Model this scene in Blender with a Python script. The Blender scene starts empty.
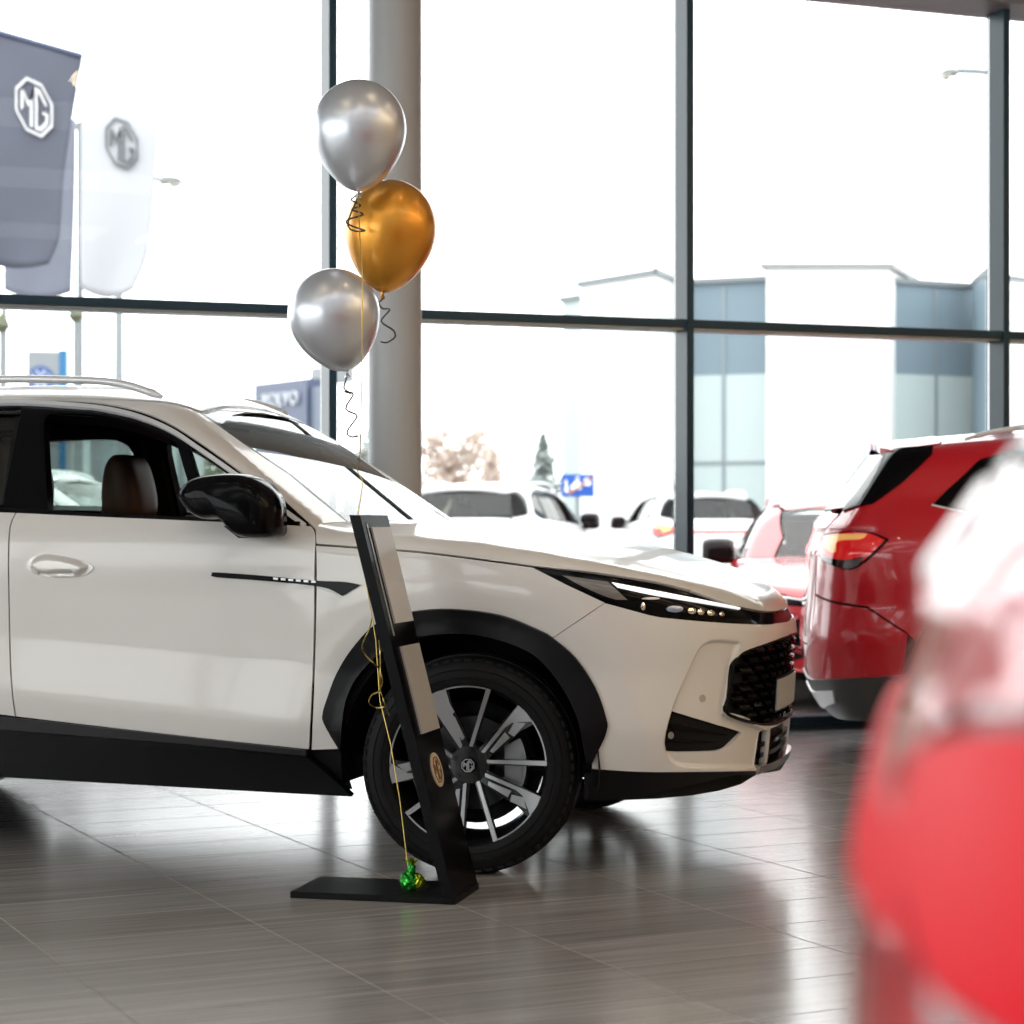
import bpy, bmesh, math, random
import numpy as np
from mathutils import Vector, Matrix
from mathutils.geometry import delaunay_2d_cdt
random.seed(7); np.random.seed(7)
SC = bpy.context.scene
COL = SC.collection
R_ = math.radians
# ------------------------------------------------------------------ camera
F = 2133.0; HY = 523.0; CAMH = 1.142
cam = bpy.data.cameras.new('camera'); camo = bpy.data.objects.new('camera', cam); COL.objects.link(camo)
camo.location = (0, 0, CAMH); camo.rotation_euler = (math.pi/2, 0, 0)
cam.sensor_fit = 'HORIZONTAL'; cam.sensor_width = 24.0; cam.lens = 24.0*F/1024
cam.shift_y = (HY-512)/1024.0
cam.clip_start = 0.02; cam.clip_end = 500
cam.dof.use_dof = True; cam.dof.focus_distance = 6.75; cam.dof.aperture_fstop = 2.5
SC.camera = camo
SC.view_settings.view_transform = 'Standard'; SC.view_settings.look = 'None'
SC.view_settings.gamma = 1; SC.view_settings.use_curve_mapping = False
SC.view_settings.exposure = 0.0
try:
    SC.cycles.use_denoising = True
    SC.cycles.max_bounces = 10; SC.cycles.transparent_max_bounces = 24
    SC.cycles.glossy_bounces = 5; SC.cycles.transmission_bounces = 8
    SC.cycles.caustics_reflective = False; SC.cycles.caustics_refractive = False
    SC.cycles.sample_clamp_indirect = 6
except Exception: pass

# ------------------------------------------------------------------ materials
def mat(name, col, rough=.5, metal=0, coat=0, spec=.5, coat_rough=.03, emit=None, estr=0, noise=None, bump=None, aniso=0):
    m = bpy.data.materials.new(name); m.use_nodes = True
    nt = m.node_tree; b = nt.nodes['Principled BSDF']
    b.inputs['Base Color'].default_value = (*col, 1); b.inputs['Roughness'].default_value = rough
    b.inputs['Metallic'].default_value = metal; b.inputs['Coat Weight'].default_value = coat
    b.inputs['Coat Roughness'].default_value = coat_rough; b.inputs['Specular IOR Level'].default_value = spec
    if emit:
        b.inputs['Emission Color'].default_value = (*emit, 1); b.inputs['Emission Strength'].default_value = estr
    if noise:   # (scale, amount)
        t = nt.nodes.new('ShaderNodeTexCoord'); n = nt.nodes.new('ShaderNodeTexNoise'); n.inputs['Scale'].default_value = noise[0]
        n.inputs['Detail'].default_value = 4
        mx = nt.nodes.new('ShaderNodeMix'); mx.data_type = 'RGBA'
        a = noise[1]
        mx.inputs[6].default_value = (*[c*(1-a) for c in col], 1); mx.inputs[7].default_value = (*[min(1, c*(1+a)) for c in col], 1)
        nt.links.new(t.outputs['Object'], n.inputs['Vector']); nt.links.new(n.outputs['Fac'], mx.inputs[0]); nt.links.new(mx.outputs[2], b.inputs['Base Color'])
    if bump:    # (scale, strength, distance)
        t = nt.nodes.new('ShaderNodeTexCoord'); n = nt.nodes.new('ShaderNodeTexNoise'); n.inputs['Scale'].default_value = bump[0]
        bp = nt.nodes.new('ShaderNodeBump'); bp.inputs['Strength'].default_value = bump[1]; bp.inputs['Distance'].default_value = bump[2]
        nt.links.new(t.outputs['Object'], n.inputs['Vector']); nt.links.new(n.outputs['Fac'], bp.inputs['Height']); nt.links.new(bp.outputs['Normal'], b.inputs['Normal'])
    return m
def glass(name, tint=(1, 1, 1), ior=1.45, refl=1.0, rough=0.0):
    # architectural pane: transparent with a fresnel reflection
    m = bpy.data.materials.new(name); m.use_nodes = True; nt = m.node_tree; nt.nodes.clear()
    o = nt.nodes.new('ShaderNodeOutputMaterial'); mx = nt.nodes.new('ShaderNodeMixShader'); fr = nt.nodes.new('ShaderNodeFresnel')
    fr.inputs['IOR'].default_value = ior
    t = nt.nodes.new('ShaderNodeBsdfTransparent'); t.inputs['Color'].default_value = (*tint, 1)
    g = nt.nodes.new('ShaderNodeBsdfGlossy'); g.inputs['Roughness'].default_value = rough; g.inputs['Color'].default_value = (refl, refl, refl, 1)
    nt.links.new(fr.outputs[0], mx.inputs[0]); nt.links.new(t.outputs[0], mx.inputs[1]); nt.links.new(g.outputs[0], mx.inputs[2])
    nt.links.new(mx.outputs[0], o.inputs[0]); return m
M = {}
M['white_paint'] = mat('white_paint', (.74, .72, .685), .36, 0, .7, .5, .06)
M['red_paint'] = mat('red_paint', (.62, .001, .014), .30, .0, 1.0, .5, .02)
M['black_gloss'] = mat('black_gloss', (.003, .003, .004), .12, 0, 0, .11)
M['black_satin'] = mat('black_satin', (.003, .003, .0035), .36, spec=.1)
M['black_matte'] = mat('black_matte', (.006, .006, .007), .75, spec=.2)
M['clad'] = mat('cladding_plastic', (.003, .003, .004), .3, spec=.2, bump=(300, .05, .001))
M['clad_top'] = mat('sill_plastic', (.022, .021, .023), .4, spec=.35)
M['rubber'] = mat('tyre_rubber', (.005, .005, .0055), .6, spec=.2, bump=(90, .12, .002))
M['machined'] = mat('machined_alloy', (.42, .42, .43), .36, 1)
M['alloy_black'] = mat('alloy_black', (.008, .008, .009), .2, 0, .5)
M['chrome'] = mat('chrome', (.82, .82, .83), .08, 1)
M['satin_silver'] = mat('satin_silver', (.78, .79, .81), .36, .35)
M['steel_disc'] = mat('brake_steel', (.30, .305, .32), .4, 1)
M['leather'] = mat('brown_leather', (.17, .075, .05), .45, bump=(220, .15, .002))
M['interior'] = mat('dark_interior', (.008, .008, .009), .7, spec=.3)
M['glass_clear'] = glass('windscreen_glass', (.80, .90, .86))
M['glass_green'] = glass('green_tinted_glass', (.58, .70, .64))
M['glass_dark'] = glass('privacy_glass', (.36, .44, .40), 1.5)
M['lens_clear'] = glass('clear_lens', (.85, .87, .9))
M['drl'] = mat('light_guide_white', (.9, .92, .95), .12, 0, .5, emit=(1, 1, 1), estr=.8)
M['lens_blue'] = mat('projector_lens', (.35, .45, .65), .05, .4, 1)
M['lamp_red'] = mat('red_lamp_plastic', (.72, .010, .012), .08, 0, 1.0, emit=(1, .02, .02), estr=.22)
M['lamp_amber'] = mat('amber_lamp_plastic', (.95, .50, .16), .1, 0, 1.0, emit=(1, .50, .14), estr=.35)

# ------------------------------------------------------------------ object helpers
def link(name, me, m, parent=None, smooth=True):
    o = bpy.data.objects.new(name, me); COL.objects.link(o)
    if m is not None and not me.materials:
        for mm in (m if isinstance(m, (list, tuple)) else [m]): me.materials.append(mm)
    if parent is not None: o.parent = parent
    return o
def from_bm(name, bm, m, parent=None, smooth=False, angle=None):
    me = bpy.data.meshes.new(name); bmesh.ops.recalc_face_normals(bm, faces=bm.faces); bm.to_mesh(me); bm.free()
    if smooth:
        me.polygons.foreach_set('use_smooth', [True]*len(me.polygons))
        if angle: me.set_sharp_from_angle(angle=R_(angle))
    return link(name, me, m, parent)
def tag(o, label=None, cat=None, group=None, kind=None):
    if label: o['label'] = label
    if cat: o['category'] = cat
    if group: o['group'] = group
    if kind: o['kind'] = kind
    return o
def empty(name, loc=(0, 0, 0), rz=0, label=None, cat=None, group=None):
    o = bpy.data.objects.new(name, None); COL.objects.link(o); o.empty_display_size = .1
    o.location = loc; o.rotation_euler = (0, 0, rz); tag(o, label, cat, group); return o
def add_box(bm, lo, hi, bev=0, mtx=None):
    r = bmesh.ops.create_cube(bm, size=1); vs = r['verts']
    for v in vs:
        v.co = Vector([lo[i] + (v.co[i]+.5)*(hi[i]-lo[i]) for i in range(3)])
    if bev:
        es = list({e for v in vs for e in v.link_edges})
        b = bmesh.ops.bevel(bm, geom=es, offset=bev, segments=2, affect='EDGES', profile=.6)
        vs = list({v for f in b['faces'] for v in f.verts} | {v for v in vs if v.is_valid})
    if mtx is not None:
        for v in vs: v.co = mtx @ v.co
    return vs
def box(name, lo, hi, m, parent=None, bev=0, mtx=None):
    bm = bmesh.new(); add_box(bm, lo, hi, bev, mtx); return from_bm(name, bm, m, parent)
def add_tube(bm, pts, rad, n=8, closed=False, cap=True):
    pts = [Vector(p) for p in pts]; rings = []; N = len(pts)
    rads = rad if isinstance(rad, (list, tuple)) else [rad]*N
    ref = None
    for i, p in enumerate(pts):
        a = pts[(i-1) % N] if (closed or i > 0) else p; b = pts[(i+1) % N] if (closed or i < N-1) else p
        t = (b-a).normalized()
        if ref is None:
            ref = t.orthogonal().normalized()
        ref = (ref - t*ref.dot(t))
        if ref.length < 1e-6: ref = t.orthogonal()
        ref.normalize(); bn = t.cross(ref)
        rings.append([bm.verts.new(p + (ref*math.cos(k*2*math.pi/n) + bn*math.sin(k*2*math.pi/n))*rads[i]) for k in range(n)])
    for i in range(N if closed else N-1):
        A, B = rings[i], rings[(i+1) % N]
        for k in range(n): bm.faces.new((A[k], A[(k+1) % n], B[(k+1) % n], B[k]))
    if cap and not closed:
        bm.faces.new(rings[0][::-1]); bm.faces.new(rings[-1])
def tube(name, pts, rad, m, parent=None, n=8, closed=False):
    bm = bmesh.new(); add_tube(bm, pts, rad, n, closed); return from_bm(name, bm, m, parent, True, 50)
def add_lathe(bm, prof, n=48, axis='z', org=(0, 0, 0), closed=False):
    # prof: list of (radius, height)
    rings = []
    for r, h in prof:
        ring = []
        if r < 1e-6:
            c = {'z': (0, 0, h), 'y': (0, h, 0), 'x': (h, 0, 0)}[axis]
            ring = [bm.verts.new(Vector(c)+Vector(org))]
        else:
            for k in range(n):
                a = 2*math.pi*k/n; ca, sa = r*math.cos(a), r*math.sin(a)
                c = {'z': (ca, sa, h), 'y': (ca, h, sa), 'x': (h, ca, sa)}[axis]
                ring.append(bm.verts.new(Vector(c)+Vector(org)))
        rings.append(ring)
    L = len(rings)
    for i in range(L if closed else L-1):
        A, B = rings[i], rings[(i+1) % L]
        for k in range(n):
            k2 = (k+1) % n
            if len(A) == 1 and len(B) == 1: continue
            if len(A) == 1: bm.faces.new((A[0], B[k2], B[k]))
            elif len(B) == 1: bm.faces.new((A[k], A[k2], B[0]))
            else: bm.faces.new((A[k], A[k2], B[k2], B[k]))
def lathe(name, prof, m, parent=None, n=48, axis='z', org=(0, 0, 0), closed=False, angle=40):
    bm = bmesh.new(); add_lathe(bm, prof, n, axis, org, closed); return from_bm(name, bm, m, parent, True, angle)
def add_prism(bm, poly, fn, d0, d1):
    # poly 2D outline; fn(u,v,d)->xyz ; extruded from d0 to d1
    a = [bm.verts.new(Vector(fn(u, v, d0))) for u, v in poly]; b = [bm.verts.new(Vector(fn(u, v, d1))) for u, v in poly]
    n = len(poly)
    fs = [bm.faces.new(a), bm.faces.new(b[::-1])]
    for i in range(n): bm.faces.new((a[i], b[i], b[(i+1) % n], a[(i+1) % n]))
    bmesh.ops.triangulate(bm, faces=fs)
def prism(name, poly, fn, d0, d1, m, parent=None, bev=0):
    bm = bmesh.new(); add_prism(bm, poly, fn, d0, d1)
    return from_bm(name, bm, m, parent)
def children(o): return [c for c in bpy.data.objects if c.parent == o]
def copy_tree(o, parent=None, swap=None, kids=None):
    c = o.copy(); COL.objects.link(c); c.parent = parent
    if swap and c.type == 'MESH':
        for s in c.material_slots:
            if s.material and s.material.name in swap:
                mm = swap[s.material.name]; s.link = 'OBJECT'; s.material = mm
    for ch in (kids or KIDS)(o): copy_tree(ch, c, swap, kids)
    return c
def KIDS(o): return list(o.children)
def catmull(pts, n=6, closed=True):
    # pts: (x, y) smooth or (x, y, 1) sharp
    out = []; N = len(pts)
    rng = range(N if closed else N-1)
    for i in rng:
        p1 = pts[i]; p2 = pts[(i+1) % N]
        p0 = pts[(i-1) % N] if (closed or i > 0) else p1; p3 = pts[(i+2) % N] if (closed or i < N-2) else p2
        if len(p1) > 2: p0 = p1
        if len(p2) > 2: p3 = p2
        for k in range(n):
            t = k/n; r = []
            for a in range(2):
                m1 = (p2[a]-p0[a])/2 if p0 is not p1 else (p2[a]-p1[a])
                m2 = (p3[a]-p1[a])/2 if p3 is not p2 else (p2[a]-p1[a])
                r.append((2*t**3-3*t*t+1)*p1[a]+(t**3-2*t*t+t)*m1+(-2*t**3+3*t*t)*p2[a]+(t**3-t*t)*m2)
            out.append(tuple(r))
    if not closed: out.append(tuple(pts[-1][:2]))
    return out
def inside(pts, poly):
    poly = np.asarray(poly); x, y = pts[:, 0], pts[:, 1]; r = np.zeros(len(pts), bool)
    n = len(poly); j = n-1
    for i in range(n):
        xi, yi = poly[i]; xj, yj = poly[j]
        c = ((yi > y) != (yj > y)) & (x < (xj-xi)*(y-yi)/((yj-yi) if yj != yi else 1e-12)+xi)
        r ^= c; j = i
    return r
def dist_poly(pts, poly):
    poly = np.asarray(poly); d = np.full(len(pts), 1e9)
    for i in range(len(poly)):
        a = poly[i]; b = poly[(i+1) % len(poly)]; ab = b-a; L = max(1e-12, ab@ab)
        t = np.clip(((pts-a)@ab)/L, 0, 1); q = a+t[:, None]*ab
        d = np.minimum(d, np.hypot(*(pts-q).T))
    return d
def sstep(a, b, x):
    t = np.clip((x-a)/(b-a), 0, 1); return t*t*(3-2*t)

# ------------------------------------------------------------------ the SUV's body as a smooth solid
def smax(a, b, k):
    return np.maximum(a, b)+np.maximum(k-np.abs(a-b), 0)**2/(4*k)
def table(xs, ys, sig, lo=-6, hi=4, n=2001):
    g = np.linspace(lo, hi, n); v = np.interp(g, xs, ys); s = sig/(g[1]-g[0])
    k = np.arange(-int(3*s)-1, int(3*s)+2); w = np.exp(-.5*(k/s)**2); w /= w.sum()
    v = np.convolve(np.pad(v, len(k)//2, mode='edge'), w, 'valid')[:n]
    return lambda x: np.interp(x, g, v)
W_Z = table([.12, .25, .40, .560, .590, .75, .90, 1.03, 1.10, 1.2, 1.3], [.865, .893, .914, .9405, .9395, .920, .931, .934, .924, .868, .80], .013, 0, 2)
XN_Z = table([.15, .22, .27, .36, .50, .62, .74, .80, .86, .95], [.85, .875, .89, .905, .915, .923, .931, .926, .910, .88], .02, 0, 2)
XT_Z = table([.15, .25, .40, .60, .85, 1.0, 1.08, 1.2, 1.3], [-3.48, -3.62, -3.70, -3.725, -3.70, -3.69, -3.675, -3.625, -3.54], .03, 0, 2)
ZT_X = table([-4, -3.6, -3.2, -.75, -.50, -.41, 0, .236, .42, .602, .74, .83, .90, .95, 1.1], [1.28, 1.28, 1.27, 1.195, 1.16, 1.152, 1.122, 1.087, 1.05, 1.0, .950, .902, .850, .79, .55], .03)
ZR_X = table([-3.9, -3.4, -3.1, -2.6, -1.9, -1.5, -1.2, -.9, -.5], [1.50, 1.58, 1.618, 1.655, 1.672, 1.662, 1.632, 1.57, 1.45], .12)
YG_Z = table([1.0, 1.15, 1.3, 1.45, 1.55, 1.65, 1.75], [.925, .870, .806, .728, .664, .585, .5], .03, 0, 2)
WB = 2.765; WR = .36
def lb(P):
    x, y, z = P[:, 0], np.abs(P[:, 1]), P[:, 2]
    w = W_Z(z+.0775*(np.clip(x, -2.4, -.45)+1.66)*sstep(.95, .62, z)*sstep(.25, .42, z))
    for xc in (0, -WB):
        r = np.hypot(x-xc, z-WR)
        w = w+.013*np.where(r > .585, 1-sstep(.585, .86, r), np.clip((r-.47)/.115, 0, 1))*sstep(.34, .50, z)*sstep(1.02, .90, z)
    w = w*(1-.02*sstep(-2.2, -3.4, x))
    u = np.maximum(0, (x-.12)/(XN_Z(z)-.12)); ur = np.maximum(0, (-2.95-x)/(-2.95-XT_Z(z)))
    a = np.where(u > 0, 2.5, 4.0)
    rr = (u**a+ur**a+(y/w)**a+1e-12)**(1/a)
    side = (rr-1)*w
    top = z-(ZT_X(x)-.026*(y/.8)**2*sstep(-.9, -.4, x)-.006*sstep(.45, .85, y)*sstep(-.9, -.4, x))
    return np.maximum(smax(side, top*.97, .08), .16-z)
def gh(P):
    x, y, z = P[:, 0], np.abs(P[:, 1]), P[:, 2]
    side = y-YG_Z(z)*(1-.05*sstep(-2.3, -3.6, x)-.03*sstep(-1.3, -.5, x))
    roof = (z-ZR_X(x)+.06*(y/.6)**2)
    ws = (x+.452+.14*y*y)*.555+(z-1.13)*.832-.012
    bk = -(x+3.38-.22*y*y)*.793+(z-1.53)*.609
    return smax(smax(side, roof, .10), smax(ws, bk, .02), .05)
def body(P): return np.minimum(lb(P), gh(P))
def bodys(P): return -smax(-lb(P), -np.maximum(gh(P), 1.165-P[:, 2]), .05)
def rooff(P):
    x, y, z = P[:, 0], np.abs(P[:, 1]), P[:, 2]
    return smax(y-YG_Z(z)*(1-.05*sstep(-2.3, -3.6, x)), (z-ZR_X(x)+.06*(y/.6)**2), .10)

class Pose:
    def __init__(s, ox, oy, yaw, sc=1.0): s.o = (ox, oy); s.yaw = yaw; s.sc = sc
    def rays(s, px):
        px = np.asarray(px, float); d = np.stack([(px[:, 0]-512)/F, np.ones(len(px)), -(px[:, 1]-HY)/F], 1)
        return s.loc(np.zeros((1, 3))+[0, 0, CAMH]), s.dirv(d)
    def dirv(s, d):
        c, n = math.cos(s.yaw), math.sin(s.yaw)   # forward = (c,n), left = (-n,c)
        return np.stack([d[:, 0]*c+d[:, 1]*n, -d[:, 0]*n+d[:, 1]*c, d[:, 2]], 1)/s.sc
    def loc(s, p):
        q = np.array(p, float); q[:, 0] -= s.o[0]; q[:, 1] -= s.o[1]; return s.dirv(q)
PSI = R_(-15)
HERO = Pose(-.149+.93*math.sin(R_(15)), 6.9+.93*math.cos(R_(15)), PSI)
def cast(px, f, pose, lo=4.5, hi=16, plane=None):
    o, d = pose.rays(px)
    if plane is not None:
        t = (plane-o[:, 1])/d[:, 1]; return o+d*t[:, None]
    n = len(d); ts = np.linspace(lo, hi, 700); best = np.full(n, np.nan)
    V = np.stack([f(o+d*t) for t in ts], 1)
    neg = V < 0; hit = neg.any(1); k = np.argmax(neg, 1)
    k2 = np.where(hit, k, np.argmin(V, 1)); a = ts[np.maximum(k2-1, 0)]; b = ts[k2]
    for _ in range(28):
        m = (a+b)/2; v = f(o+d*m[:, None]) < 0; b = np.where(v & hit, m, b); a = np.where(v & hit, a, np.where(hit, m, a))
    return o+d*b[:, None]
XC = .15; ZC = .72
def to_par(P, mode):
    if mode == 'y': return np.stack([P[:, 0], P[:, 2]], 1)
    if mode == 'c': return np.stack([np.arctan2(P[:, 1], P[:, 0]-XC)*.8, P[:, 2]], 1)
    if mode == 'r': return np.stack([np.arctan2(P[:, 1], -(P[:, 0]+2.95))*.8, P[:, 2]], 1)
    if mode == 'h': return np.stack([P[:, 0], np.arctan2(P[:, 1], P[:, 2]-ZC)*.7], 1)
    if mode == 's': return np.stack([np.arctan2(P[:, 1], P[:, 0]-.35)*.6, np.arctan2(P[:, 2]-.55, np.hypot(P[:, 0]-.35, P[:, 1]))*.6], 1)
    if mode == 'w': return np.stack([P[:, 2]*1.6, P[:, 1]], 1)
    if mode == 'b': return np.stack([-P[:, 2]*1.3, P[:, 1]], 1)
def from_par(ab, mode, f, side=-1):
    n = len(ab); A, B = ab[:, 0], ab[:, 1]
    lo = np.zeros(n)+.02; hi = np.zeros(n)+1.45
    if mode == 'y': g = lambda t: np.stack([A, side*t, B], 1)
    elif mode == 'c':
        th = A/.8; g = lambda t: np.stack([XC+t*np.cos(th), t*np.sin(th), B], 1)
    elif mode == 'r':
        th = A/.8; g = lambda t: np.stack([-2.95-t*np.cos(th), t*np.sin(th), B], 1)
    elif mode == 'h':
        ph = B/.7; g = lambda t: np.stack([A, t*np.sin(ph), ZC+t*np.cos(ph)], 1)
    elif mode == 's':
        az, el = A/.6, B/.6; g = lambda t: np.stack([.35+t*np.cos(el)*np.cos(az), t*np.cos(el)*np.sin(az), .55+t*np.sin(el)], 1)
    elif mode == 'w': g = lambda t: np.stack([t-1.5, B, A/1.6], 1); hi = hi+.4
    elif mode == 'b': g = lambda t: np.stack([-2.2-t*1.2, B, -A/1.3], 1); hi = hi+.4
    for _ in range(34):
        m = (lo+hi)/2; v = f(g(m)) < 0; lo = np.where(v, m, lo); hi = np.where(v, hi, m)
    return g((lo+hi)/2)
def grad(P, f, e=2e-3):
    g = np.stack([f(P+np.eye(3)[i]*e)-f(P-np.eye(3)[i]*e) for i in range(3)], 1)
    return g/np.maximum(1e-9, np.linalg.norm(g, axis=1))[:, None]
def resample(poly, sp):
    out = []; N = len(poly)
    for i in range(N):
        a = np.array(poly[i]); b = np.array(poly[(i+1) % N]); k = max(1, int(math.ceil(np.linalg.norm(b-a)/sp)))
        for j in range(k): out.append(a+(b-a)*j/k)
    return np.array(out)
def inset(poly, d):
    # shrink an outline by d (its own parameter plane)
    p = np.asarray(poly, float); area = .5*np.sum(p[:, 0]*np.roll(p[:, 1], -1)-np.roll(p[:, 0], -1)*p[:, 1])
    s = 1 if area > 0 else -1
    e = np.roll(p, -1, 0)-p; L = np.maximum(1e-9, np.hypot(e[:, 0], e[:, 1])); nrm = np.stack([-e[:, 1]/L, e[:, 0]/L], 1)*s
    n0 = np.roll(nrm, 1, 0); bis = nrm+n0; q = np.maximum(.35, (bis*bis).sum(1)/2); return p+bis/q[:, None]*d
def panel(name, par, mode, f, m, parent=None, sp=.03, off=0.0, th=.012, side=-1, holes=(), emboss=(), gap=0.0, mirror=True):
    # par: outline in the panel's own parameter plane; meshed, laid on the solid f, given a folded edge
    par = np.asarray(par, float)
    if gap: par = inset(par, gap)
    bd = resample(par, sp); V = [tuple(p) for p in bd]; E = [(i, (i+1) % len(bd)) for i in range(len(bd))]
    hl = []
    for h in holes:
        h = np.asarray(h, float)
        hb = resample(h, sp); b0 = len(V); V += [tuple(p) for p in hb]; E += [(b0+i, b0+(i+1) % len(hb)) for i in range(len(hb))]; hl.append(hb)
    lo, hi = bd.min(0), bd.max(0)
    gx = np.arange(lo[0]+sp*.5, hi[0], sp); gy = np.arange(lo[1]+sp*.5, hi[1], sp*.866)
    G = np.array([(x+(sp/2 if j % 2 else 0), y) for j, y in enumerate(gy) for x in gx]).reshape(-1, 2)
    if len(G):
        k = inside(G, bd) & (dist_poly(G, bd) > sp*.45)
        for hb in hl: k &= ~inside(G, hb) & (dist_poly(G, hb) > sp*.45)
        G = G[k]
        for eb in emboss:
            if 'pts' in eb:
                E_ = np.asarray(eb['pts']); kk = inside(E_, bd) & (dist_poly(E_, bd) > sp*.35)
                for hb in hl: kk &= ~inside(E_, hb) & (dist_poly(E_, hb) > sp*.35)
                G = G[dist_poly(G, eb['poly']) > .016]; V += [tuple(p) for p in E_[kk]]
        V += [tuple(p) for p in G]
    r = delaunay_2d_cdt([Vector(v) for v in V], E, [], 0, 1e-5)
    vs = np.array([(v.x, v.y) for v in r[0]]); fs = [list(t) for t in r[2]]
    cen = np.array([vs[t].mean(0) for t in fs]); k = inside(cen, bd)
    for hb in hl: k &= ~inside(cen, hb)
    fs = [t for t, q in zip(fs, k) if q]
    def pos(q):
        P = from_par(q, mode, f, side)
        o = np.full(len(q), off)
        for eb in emboss:
            s = np.where(inside(q, eb['poly']), 1, -1)*dist_poly(q, eb['poly'])
            o = o+eb['d']*sstep(-eb.get('w', .01), eb.get('w', .01), s)
        return P+grad(P, f)*o[:, None]
    P = pos(vs)
    if emboss:
        e = 1.5e-3
        da = pos(vs+[e, 0])-pos(vs-[e, 0]); db = pos(vs+[0, e])-pos(vs-[0, e]); Nn = np.cross(da, db)
        Nn /= np.maximum(1e-12, np.linalg.norm(Nn, axis=1))[:, None]; g = grad(P, f)
        Nn *= np.sign((Nn*g).sum(1))[:, None]
    else: Nn = grad(P, f)
    # orientation
    t0 = fs[len(fs)//2]; fn = np.cross(P[t0[1]]-P[t0[0]], P[t0[2]]-P[t0[0]])
    if fn@Nn[t0[0]] < 0: fs = [t[::-1] for t in fs]
    # folded edge
    cnt = {}
    for t in fs:
        for i in range(3):
            cnt[(t[i], t[(i+1) % 3])] = 1
    be = [e for e in cnt if (e[1], e[0]) not in cnt]
    nv = len(P); idx = {}; Q = [P]; LN = []
    faces = [tuple(t) for t in fs]; ln = [[Nn[i] for i in t] for t in fs]
    ext = []
    for a, b in be:
        for q in (a, b):
            if q not in idx: idx[q] = nv+len(ext); ext.append(P[q]-Nn[q]*th)
    ext = np.array(ext).reshape(-1, 3); PP = np.vstack([P, ext]) if len(ext) else P
    if th > 0:
        for a, b in be:
            q = (b, a, idx[a], idx[b]); faces.append(q)
            n_ = np.cross(PP[q[1]]-PP[q[0]], PP[q[2]]-PP[q[0]]); n_ = n_/max(1e-12, np.linalg.norm(n_)); ln.append([n_]*4)
    objs = []
    for sgn in ((1, -1) if mirror else (1,)):
        me = bpy.data.meshes.new(name)
        if sgn == 1:
            me.from_pydata([tuple(v) for v in PP], [], faces); L = [tuple(n) for f_ in ln for n in f_]
        else:
            me.from_pydata([(v[0], -v[1], v[2]) for v in PP], [], [f_[::-1] for f_ in faces])
            L = [(n[0], -n[1], n[2]) for f_ in ln for n in f_[::-1]]
        me.polygons.foreach_set('use_smooth', [True]*len(me.polygons))
        me.normals_split_custom_set(L)
        objs.append(link(name, me, m, parent))
    return objs
# ------------------------------------------------------------------ the SUV, panel by panel
RED = Pose(5.0423, 10.3484, -.105, .97)
def PX(px, mode, f=lb, pose=HERO, n=5, closed=True, **k):
    return to_par(cast(catmull(px, n, closed), f, pose, **k), mode)
def sym(par, mode):
    q = par[::-1].copy()
    if mode in 'csr': q[:, 0] *= -1
    else: q[:, 1] *= -1
    return np.vstack([par, q])
def strip(center, w):
    c = np.asarray(center, float); t = np.gradient(c, axis=0); t /= np.maximum(1e-9, np.hypot(t[:, 0], t[:, 1]))[:, None]
    n = np.stack([-t[:, 1], t[:, 0]], 1); w = np.broadcast_to(w, len(c))[:, None]
    return np.vstack([c+n*w/2, (c-n*w/2)[::-1]])
def XZ(pts): return np.array([p[:2] for p in pts], float)
def pts3(xyz): return np.array(xyz, float)

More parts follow.
